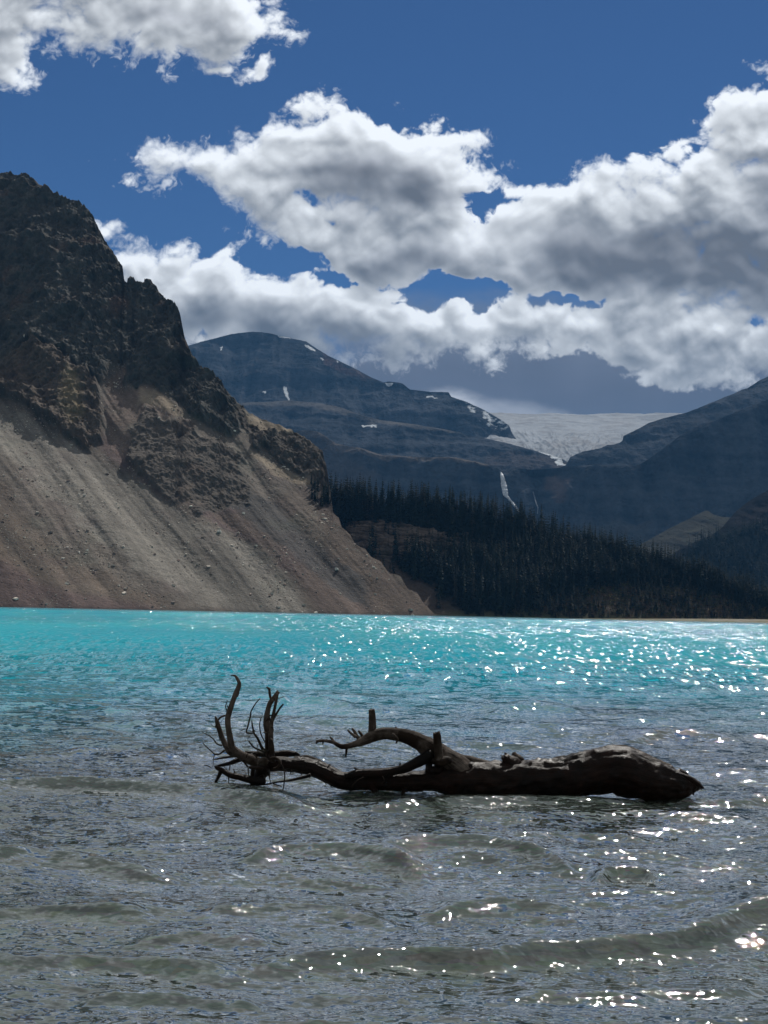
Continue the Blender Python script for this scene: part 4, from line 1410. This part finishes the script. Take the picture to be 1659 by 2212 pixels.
C4 = lambda x, y: ((780 + x * 0.61483) * 0.548611, (2600 + y * 0.61483) * 0.548611)
C5 = lambda x, y: ((1700 + x * 0.69319) * 0.548611, (2750 + y * 0.69319) * 0.548611)
S4, S5 = 0.61483 * 0.548611, 0.69319 * 0.548611
LOGY = 11.85


def tube(name, pts, mat, parent, conv=C4, sc=S4, sides=14, rough=0.10, seed=0, dep=0.0, drift=0.0, step=0.35, knots=0.0, ragged=0.0, oval=1.0):
    """pts: (x, y, radius[, depth offset]) traced in a crop of the photo -> swept, gnarled wood in one mesh"""
    r = np.random.default_rng(seed + 1000)
    P, Rr = [], []
    n = len(pts)
    for i, q in enumerate(pts):
        X, Yp = conv(q[0], q[1])
        off = (q[3] if len(q) > 3 else dep) + drift * i / max(1, n - 1)
        Yd = LOGY + off
        P.append(np.array(at(X, Yp, Yd)))
        Rr.append(q[2] * sc * Yd / FPX)
    P = np.array(P); Rr = np.array(Rr)
    # Catmull-Rom through the points
    Q, W = [], []
    ext = np.vstack([2 * P[0] - P[1], P, 2 * P[-1] - P[-2]])
    for i in range(n - 1):
        p0, p1, p2, p3 = ext[i], ext[i + 1], ext[i + 2], ext[i + 3]
        L = np.linalg.norm(p2 - p1)
        k = max(2, int(L / max(0.004, min(Rr[i], Rr[i + 1]) * step)))
        k = min(k, 60)
        for s in range(k):
            t = s / k
            Q.append(0.5 * ((2 * p1) + (-p0 + p2) * t + (2 * p0 - 5 * p1 + 4 * p2 - p3) * t * t + (-p0 + 3 * p1 - 3 * p2 + p3) * t ** 3))
            W.append(Rr[i] + (Rr[i + 1] - Rr[i]) * (t * t * (3 - 2 * t)))
    Q.append(P[-1]); W.append(Rr[-1])
    Q = np.array(Q); W = np.array(W)
    T = np.gradient(Q, axis=0); T /= np.linalg.norm(T, axis=1)[:, None] + 1e-9
    ref = np.array([0.0, 1.0, 0.12]); ref /= np.linalg.norm(ref)
    V = []; al = []; ar = []
    acc = np.concatenate([[0], np.cumsum(np.linalg.norm(np.diff(Q, axis=0), axis=1))])
    th = np.linspace(0, 2 * math.pi, sides, endpoint=False)
    rings = []
    for i in range(len(Q)):
        t = T[i]
        b = ref - t * np.dot(ref, t); b /= np.linalg.norm(b) + 1e-9
        nrm = np.cross(t, b)
        ring = Q[i] + (np.cos(th)[:, None] * nrm + np.sin(th)[:, None] * b * oval) * W[i]
        rings.append(ring)
    G = np.array(rings)
    C = Q[:, None, :]
    D = G - C
    u = G.reshape(-1, 3)
    sc1 = 1 / np.maximum(np.repeat(W, sides), 0.01)
    ridge = fbm3(np.cos(th)[None, :].repeat(len(Q), 0).ravel() * 2.2 + seed, np.sin(th)[None, :].repeat(len(Q), 0).ravel() * 2.2, (acc[:, None].repeat(sides, 1) * 2.2).ravel(), 5, 0.6, seed + 3, 2)
    lump = fbm3(u[:, 0] * 5.5, u[:, 1] * 5.5, u[:, 2] * 5.5, 5, 0.6, seed + 9)
    k_ = 1 + rough * (1.6 * ridge + 2.2 * lump)
    crk = fbm3(np.cos(th)[None, :].repeat(len(Q), 0).ravel() * 5 + seed, np.sin(th)[None, :].repeat(len(Q), 0).ravel() * 5, (acc[:, None].repeat(sides, 1) * 7).ravel(), 4, 0.65, seed + 23, 2)
    k_ += 0.055 * crk
    if knots:
        kn = fbm3(u[:, 0] * 16, u[:, 1] * 16, u[:, 2] * 16, 3, 0.5, seed + 17)
        k_ += knots * sstep(kn, 0.15, 0.5)
    G = C + D * k_.reshape(len(Q), sides, 1)
    if ragged:      # splintered end
        m_ = min(len(Q) - 1, 8)
        for j in range(sides):
            G[-1, j] += T[-1] * r.random() * ragged
            G[-2, j] += T[-1] * r.random() * ragged * .4
    v = G.reshape(-1, 3)
    nq = len(Q)
    F = []
    i = np.arange(nq - 1)[:, None] * sides; j = np.arange(sides)[None, :]
    f = np.stack([i + j, i + (j + 1) % sides, i + sides + (j + 1) % sides, i + sides + j], -1).reshape(-1, 4)
    c0, c1 = len(v), len(v) + 1
    tip = Q[-1] - T[-1] * (0.5 * W[-1] if ragged else -0.3 * W[-1])
    v = np.vstack([v, Q[0] - T[0] * W[0] * .35, tip])
    caps = [(c0, (q + 1) % sides, q, q) for q in range(sides)]
    base = (nq - 1) * sides
    tris0 = np.array([(c0, (q + 1) % sides, q) for q in range(sides)])
    tris1 = np.array([(c1, base + q, base + (q + 1) % sides) for q in range(sides)])
    tri = np.concatenate([f[:, [0, 1, 2]], f[:, [0, 2, 3]], tris0, tris1])
    along = np.concatenate([np.repeat(acc, sides), [acc[0], acc[-1]]]); around = np.concatenate([np.abs(np.tile(np.linspace(-1, 1, sides, endpoint=False), nq)), [0, 0]])
    return mesh_np(name, v, tri, mat, parent=parent, attrs={'along': along, 'around': around})


log_x, log_y = on_water(C5(300, 575)[0], C5(300, 575)[1])
LOG = bpy.data.objects.new('driftwood_log', None)
COL.objects.link(LOG)
tag(LOG, 'dark gnarled driftwood tree lying in the shallow water, roots raised on the left', 'driftwood')


def T_(name, pts, mat, label=None, **kw):
    o = tube(name, pts, mat, LOG, **kw)
    if label: o['label'] = label
    return o


# trunk, from the root end on the left to the broken butt on the right; radii in crop-5 units
c4to5 = lambda x, y: ((780 + x * .61483 - 1700) / .69319, (2600 + y * .61483 - 2750) / .69319)
tr = []
for (x, y, rr) in ((405,700,30),(450,672,44),(520,662,44),(600,668,46),(680,672,52),(760,698,52),(830,728,52),(900,762,54),(980,775,55),(1080,772,56),(1200,775,56),(1320,778,56),(1440,772,64)):
    q = c4to5(x, y); tr.append((q[0], q[1], rr * .61483 / .69319))
tr += [(60,452,80),(150,462,102),(300,466,106),(450,470,104),(600,462,110),(740,452,108),(860,430,114),(950,414,120),(1020,402,128),(1090,412,134),(1160,440,130),(1240,468,114),(1320,486,100),(1390,494,84),(1440,496,64),(1480,494,44),(1510,498,28),(1532,505,12)]
trunk = T_('trunk', tr, WET, conv=C5, sc=S5, sides=56, rough=0.12, seed=1, step=0.12, knots=0.08, dep=0.0)
for i, p_ in enumerate([[(1380,440,30),(1450,455,22),(1500,480,14),(1545,510,5)], [(1400,500,30),(1450,510,22),(1478,525,12),(1488,548,4)], [(1420,480,26),(1480,485,16),(1520,500,9),(1535,520,3)], [(1400,420,22),(1440,430,14),(1462,440,5)], [(1390,520,24),(1440,530,14),(1470,540,4)]]):
    T_('splinter', p_, WET, conv=C5, sc=S5, sides=8, rough=0.25, seed=70 + i, dep=-0.05 + 0.03 * i)
# bump and stubs along the trunk top
T_('stub', [(470,390,44),(450,365,40),(430,345,28),(418,332,18)], WET, conv=C5, sc=S5, sides=16, rough=0.3, seed=80, ragged=0.03)
T_('stub', [(500,380,34),(490,355,30),(478,335,22),(470,322,12)], MID, conv=C5, sc=S5, sides=14, rough=0.4, seed=81, ragged=0.03, dep=0.06)
T_('stub', [(1040,330,50),(1025,300,40),(1010,285,26),(1000,278,14)], WET, conv=C5, sc=S5, sides=16, rough=0.3, seed=82, dep=0.04)
T_('bark_ridge', [(640,372,16),(740,352,22),(840,338,24),(930,318,22),(1000,298,16)], MID, conv=C5, sc=S5, sides=12, rough=0.35, seed=83, dep=0.02, label='reddish torn bark along the top of the trunk')
T_('bark_ridge', [(1030,286,18),(1100,294,22),(1180,322,24),(1260,358,24),(1340,392,18),(1400,422,8)], DRY, conv=C5, sc=S5, sides=12, rough=0.35, seed=84, dep=0.06, label='pale dry strip on top of the broken butt, sun highlight put in its colour')  # dry wood whose pale colour stands in for the sunlit top edge
T_('bark_ridge', [(100,330,30),(200,352,28),(300,372,22),(380,386,12)], DRY, conv=C5, sc=S5, sides=14, rough=0.25, seed=85, dep=0.03)
T_('bark_ridge', [(620,630,14),(700,632,20),(780,660,22),(850,700,20),(920,730,12)], MID, sides=12, rough=0.4, seed=86, dep=0.03)

# the big limb arching up to the left
T_('limb', [(1800,790,84),(1700,715,78),(1620,650,72),(1545,605,68),(1475,560,62),(1410,520,52),(1340,490,46),(1270,475,40),(1210,468,38),(1150,476,37),(1095,497,34),(1050,520,27),(1005,536,20),(960,549,17),(925,553,15),(895,542,13),(865,526,11),(830,518,10),(795,514,9),(765,519,9),(757,534,5)], DRY, sides=28, rough=0.075, seed=2, step=0.2, knots=0.04, dep=-0.02, label='big weathered limb arching out of the trunk to the left')
T_('twig', [(885,540,9),(862,510,8),(845,490,6)], DRY, sides=8, seed=3)
T_('twig', [(952,550,10),(950,580,8),(945,618,5)], MID, sides=8, seed=4)
T_('twig', [(1040,512,14),(1015,485,11),(1000,455,9),(985,436,6)], DRY, sides=8, rough=.2, seed=5)
T_('twig', [(1010,492,11),(985,472,8),(968,458,6),(958,445,4)], DRY, sides=8, rough=.2, seed=6, dep=-.03)
T_('twig', [(1060,495,12),(1042,470,9),(1027,450,6)], DRY, sides=8, rough=.2, seed=7, dep=.03)
T_('twig', [(800,514,6),(800,528,5),(797,540,3)], DRY, sides=7, seed=8)
T_('twig', [(1268,455,14),(1268,438,10),(1266,425,5)], DRY, sides=8, seed=9)
T_('twig', [(1245,470,9),(1262,492,11),(1276,508,9),(1268,532,5)], DRY, sides=8, seed=10, dep=-.13)
T_('twig', [(1560,565,10),(1575,550,8),(1584,543,4)], DRY, sides=7, seed=11)
T_('branch_stump', [(1112,490,27),(1116,440,25),(1116,390,23),(1114,345,22),(1112,322,20)], DRY, sides=18, rough=.10, seed=12, ragged=.02, label='broken upright stump on the crook of the arching limb')
T_('branch_stump', [(1545,640,30),(1540,590,28),(1534,530,26),(1530,485,24),(1528,468,23)], DRY, sides=18, rough=.10, seed=13, ragged=.015, dep=-.16, label='flat-topped upright stump where the limb leaves the trunk')
T_('burl', [(1500,640,12),(1560,645,26),(1600,640,20),(1620,655,10)], MID, sides=14, rough=.5, seed=14, dep=-.17)
T_('burl', [(1480,665,10),(1490,700,20),(1530,705,22),(1560,690,12)], WET, sides=12, rough=.4, seed=15, dep=-.12)
# lower limb joining them
T_('limb', [(1500,600,40),(1430,640,34),(1375,668,30),(1320,692,28),(1260,708,27),(1180,720,28),(1090,724,28),(1010,728,26),(940,742,20)], WET, sides=18, rough=.09, seed=16, dep=-.10, label='dark lower limb running along the trunk')
T_('twig', [(1050,716,12),(1025,702,9),(998,690,5)], MID, sides=8, seed=17, dep=-.1)
T_('twig', [(1352,680,9),(1350,700,7),(1345,716,3)], WET, sides=7, seed=18, dep=-.1)
T_('twig', [(1290,690,9),(1293,668,6),(1295,655,3)], WET, sides=7, seed=19, dep=-.1)
T_('stub', [(1478,640,22),(1478,680,22),(1472,715,20)], WET, sides=12, seed=20, dep=-.05)
T_('stub', [(1100,780,26),(1120,815,22),(1140,848,16),(1150,870,8)], WET, sides=12, rough=.2, seed=21, dep=-.05)
T_('stub', [(1330,810,20),(1318,838,15),(1302,862,7)], WET, sides=10, rough=.2, seed=22, dep=-.05)
T_('twig', [(1180,745,5),(1190,770,5),(1175,790,3)], MID, sides=7, seed=23, dep=-.2)
T_('twig', [(1060,750,5),(1020,770,4),(990,800,3),(985,820,2)], MID, sides=7, seed=24, dep=-.2)

# raised roots on the left
T_('root', [(430,672,40),(370,650,34),(320,630,30),(275,608,28),(238,580,24),(215,548,21),(205,500,20),(196,450,19),(190,400,18),(192,360,17),(205,315,17),(222,265,16),(240,215,16),(258,175,15),(263,145,12),(252,120,10),(240,102,8),(225,96,5),(206,96,2.5)], DRY, sides=18, rough=.07, seed=30, step=.3, drift=-.05, label='tall curved root, tip bent over to the left')
T_('root', [(250,600,26),(210,585,24),(182,550,20),(160,510,17),(143,465,16),(130,425,15),(122,395,13),(116,375,9),(110,358,4)], DRY, sides=16, rough=.09, seed=31, dep=.12, label='short leaning root, snapped off, beside the tall curved one')
T_('root', [(480,650,30),(462,620,26),(452,570,23),(450,510,22),(446,460,21),(438,410,21),(440,360,18),(449,310,16),(462,272,15),(482,245,15),(500,222,14),(510,206,12)], DRY, sides=18, rough=.12, seed=32, dep=.02, ragged=.02, label='thick upright root with a splintered top')
T_('root', [(472,620,18),(468,560,16),(466,500,15),(468,440,14),(472,395,12),(482,345,10),(492,300,9),(502,250,9),(508,215,8)], DRY, sides=12, rough=.12, seed=33, dep=-.05)
T_('root', [(476,650,20),(474,600,18),(470,550,17),(466,515,15),(462,500,8)], MID, sides=12, rough=.1, seed=34, dep=-.10)
T_('twig', [(478,262,9),(464,240,9),(458,210,9),(456,185,8),(448,178,7),(438,171,4)], DRY, sides=9, seed=35)
T_('twig', [(478,385,8),(500,345,7),(525,305,6),(546,280,5)], TWG, sides=8, seed=36, dep=-.05)
T_('twig', [(430,395,4),(450,375,5),(470,392,5),(455,360,4),(478,350,3)], DRY, sides=7, seed=37, dep=-.1)
T_('twig', [(420,460,4),(440,465,4),(455,462,2)], DRY, sides=6, seed=38, dep=-.1)
T_('twig', [(448,590,11),(415,568,9),(395,530,8),(378,495,7),(360,470,6),(352,440,6),(346,410,5),(344,385,3)], TWG, sides=9, seed=39, dep=-.06)
T_('twig', [(362,464,5),(335,466,5),(310,462,5),(318,425,5),(328,385,5),(336,350,5),(340,325,4),(358,292,4),(380,262,3.5),(398,244,3)], TWG, sides=8, seed=40, dep=-.08)
T_('twig', [(316,440,3),(300,440,3),(285,445,3),(272,452,2)], TWG, sides=6, seed=41, dep=-.08)
T_('twig', [(332,480,2.5),(322,495,2),(318,505,1.5)], TWG, sides=6, seed=42, dep=-.08)
T_('twig', [(436,535,5),(418,505,4),(402,470,4),(395,430,4),(396,395,3.5),(405,365,3)], TWG, sides=8, seed=43, dep=.08)
T_('twig', [(430,585,7),(395,575,6),(362,560,5),(340,538,5),(322,514,3.5)], TWG, sides=8, seed=44, dep=-.12)
T_('twig', [(420,600,4),(390,590,3),(378,565,3),(385,540,2)], TWG, sides=6, seed=45, dep=-.14)
T_('twig', [(124,388,6),(140,368,6),(158,358,6),(172,354,6),(186,350,5)], DRY, sides=8, seed=46, dep=.02)
T_('twig', [(192,345,4),(182,318,4),(176,295,3.5),(183,272,3),(188,252,2)], TWG, sides=7, seed=47)
T_('twig', [(196,318,5),(190,300,3.5),(186,285,2)], DRY, sides=6, seed=48)
T_('twig', [(155,545,6),(130,540,5),(112,525,5),(98,505,4),(75,485,3.5),(50,472,3),(28,462,2)], TWG, sides=7, seed=49, dep=.14)
T_('twig', [(170,575,6),(140,598,5),(110,602,5),(88,585,4),(60,560,4),(30,530,3)], TWG, sides=7, seed=50, dep=.05)
T_('twig', [(120,402,5),(112,425,5),(118,432,4)], DRY, sides=6, seed=51, dep=.10)
T_('twig', [(140,510,3),(132,480,2.5),(126,450,2)], TWG, sides=6, seed=52, dep=.16)
T_('twig', [(105,600,3),(98,640,2.5),(95,680,2)], TWG, sides=6, seed=53, dep=.05)
T_('twig', [(262,200,4),(256,225,4),(250,235,3)], DRY, sides=6, seed=54)
# tangle at the base of the roots
T_('root', [(650,612,10),(620,600,16),(570,597,22),(520,602,22),(460,605,20),(400,600,18),(350,598,16),(300,590,10)], WET, sides=14, rough=.12, seed=55, dep=.18, label='dark root lying behind the trunk')
T_('root', [(350,610,16),(290,625,18),(240,645,16),(195,662,13),(150,672,10),(118,676,5)], WET, sides=12, rough=.1, seed=56, dep=.05)
T_('root', [(430,775,22),(370,772,24),(310,758,22),(255,745,20),(215,738,18),(175,718,17),(145,700,15),(122,690,12),(106,678,6)], WET, sides=14, rough=.1, seed=57, dep=-.18, label='low root reaching left just above the water')
T_('root', [(150,705,15),(135,735,12),(122,762,10),(105,785,7),(92,797,4)], WET, sides=10, rough=.12, seed=58, dep=-.18)
T_('root', [(275,605,12),(240,612,8),(190,620,7),(140,628,6),(98,636,3.5)], MID, sides=8, seed=59, dep=.15)
T_('root', [(440,690,52),(415,705,46),(395,740,36),(375,770,26),(352,800,16),(335,815,8)], WET, sides=18, rough=.16, seed=60, dep=-.06, label='thick knot of roots meeting the water')
T_('root', [(355,690,14),(348,730,14),(345,770,12),(338,805,7)], WET, sides=10, rough=.15, seed=61, dep=-.15)
T_('root', [(420,740,14),(385,760,12),(375,800,9),(370,830,5)], WET, sides=10, rough=.15, seed=62, dep=-.12)
T_('root', [(440,660,22),(420,645,26),(400,650,22),(385,668,12)], DRY, sides=12, rough=.15, seed=63, dep=-.2)
T_('root', [(484,696,9),(506,688,9),(523,668,9),(524,648,9),(508,632,9),(484,624,8),(462,628,7)], DRY, sides=10, rough=.08, seed=64, dep=-.22, label='pale root looped into a ring')
T_('root', [(415,695,10),(380,690,11),(350,688,11),(325,684,8)], MID, sides=9, rough=.1, seed=65, dep=-.2)
T_('root', [(720,735,12),(690,745,11),(645,756,9),(590,768,8),(530,776,7),(480,785,6),(430,795,5),(378,802,4)], WET, sides=9, rough=.12, seed=66, dep=-.2, label='thin root lying along the water under the trunk')
T_('twig', [(285,640,7),(305,665,6),(320,685,5)], MID, sides=7, seed=67, dep=-.05)
T_('twig', [(530,665,5),(548,700,4.5),(555,740,4),(550,790,4),(545,822,3.5),(522,842,2.5)], WET, sides=8, seed=68, dep=-.24)
T_('twig', [(195,745,5),(196,765,4),(197,785,2)], WET, sides=6, seed=69, dep=-.18)
T_('twig', [(240,730,5),(232,712,4),(227,695,2)], WET, sides=6, seed=90, dep=-.18)
T_('twig', [(320,690,4),(322,720,3.5),(328,752,3)], WET, sides=6, seed=91, dep=-.2)
T_('twig', [(455,740,4),(460,765,3),(466,785,2)], WET, sides=6, seed=92, dep=-.2)
T_('twig', [(480,790,4),(510,800,3.5),(535,808,2.5)], WET, sides=6, seed=93, dep=-.2)
T_('twig', [(205,665,4),(203,690,4),(198,705,3)], WET, sides=6, seed=94, dep=.02)
T_('twig', [(620,600,5),(628,590,5),(632,600,3)], MID, sides=6, seed=95, dep=.15)
T_('twig', [(40,672,2.5),(65,676,3),(85,690,2)], TWG, sides=6, seed=96, dep=.1)
rt = np.random.default_rng(77)
for i in range(30):   # fine tangled rootlets
    sx, sy = [(160,560),(205,470),(120,430),(240,600),(300,630),(380,660),(400,590),(352,450),(440,480),(470,420),(330,750),(260,745),(190,730),(420,700),(500,660)][i % 15]
    sx += rt.normal() * 8; sy += rt.normal() * 8
    ang = rt.uniform(0, 6.28); ln = rt.uniform(30, 75); bend = rt.normal() * 0.9
    pts = []
    x_, y_ = sx, sy
    for q_ in range(5):
        pts.append((x_, y_, 3.2 * (1 - q_ / 5.5)))
        ang += bend * 0.35 + rt.normal() * .25
        x_ += math.cos(ang) * ln / 4; y_ -= math.sin(ang) * ln / 4 * .8
        y_ = min(y_, 800)
    T_('rootlet', pts, TWG if i % 3 else MID, sides=5, seed=200 + i, dep=rt.uniform(-.2, .2), rough=.05)
for i in range(16):   # short snags along the roots and trunk underside
    src = [(300,760),(340,745),(260,748),(400,770),(600,705),(660,715),(720,740),(560,700),(230,742),(800,770),(860,800),(900,650),(180,720),(380,620),(310,625),(440,600)][i]
    ang = rt.uniform(0.5, 2.6); ln = rt.uniform(14, 34)
    if i in (11, 13, 14, 15): ang = -ang
    dx_, dy_ = math.cos(ang) * ln, math.sin(ang) * ln
    if i == 11: src = (830, 690)
    T_('twig', [(src[0], src[1], 5), (src[0] + dx_ * .5 + rt.normal() * 3, src[1] + dy_ * .5, 3.4), (src[0] + dx_, src[1] + dy_, 1.8)], WET if i < 12 else MID, sides=6, seed=110 + i, dep=-.12)

# ------------------------------------------------------------------ air
def haze():
    x0, x1, y0, y1, z0, z1 = -6000, 7500, -60, 12500, -16, 1750
    V = [(x, y, z) for x in (x0, x1) for y in (y0, y1) for z in (z0, z1)]
    F = [(0, 1, 3, 2), (4, 6, 7, 5), (0, 4, 5, 1), (2, 3, 7, 6), (0, 2, 6, 4), (1, 5, 7, 3)]
    me = bpy.data.meshes.new('haze'); me.from_pydata(V, [], F)
    m, g, out = material('haze')
    v = g.n('ShaderNodeVolumePrincipled')
    v.inputs['Color'].default_value = HAZE_COL
    v.inputs['Density'].default_value = HAZE
    v.inputs['Anisotropy'].default_value = 0.0
    g.t.links.new(v.outputs[0], out.inputs['Volume'])
    me.materials.append(m)
    o = bpy.data.objects.new('haze', me); COL.objects.link(o)
    tag(o, 'pale blue air over the lake and valley', kind='stuff')


HAZE = 0.000043
HAZE_COL = (0.15, 0.45, 0.95, 1)
haze()
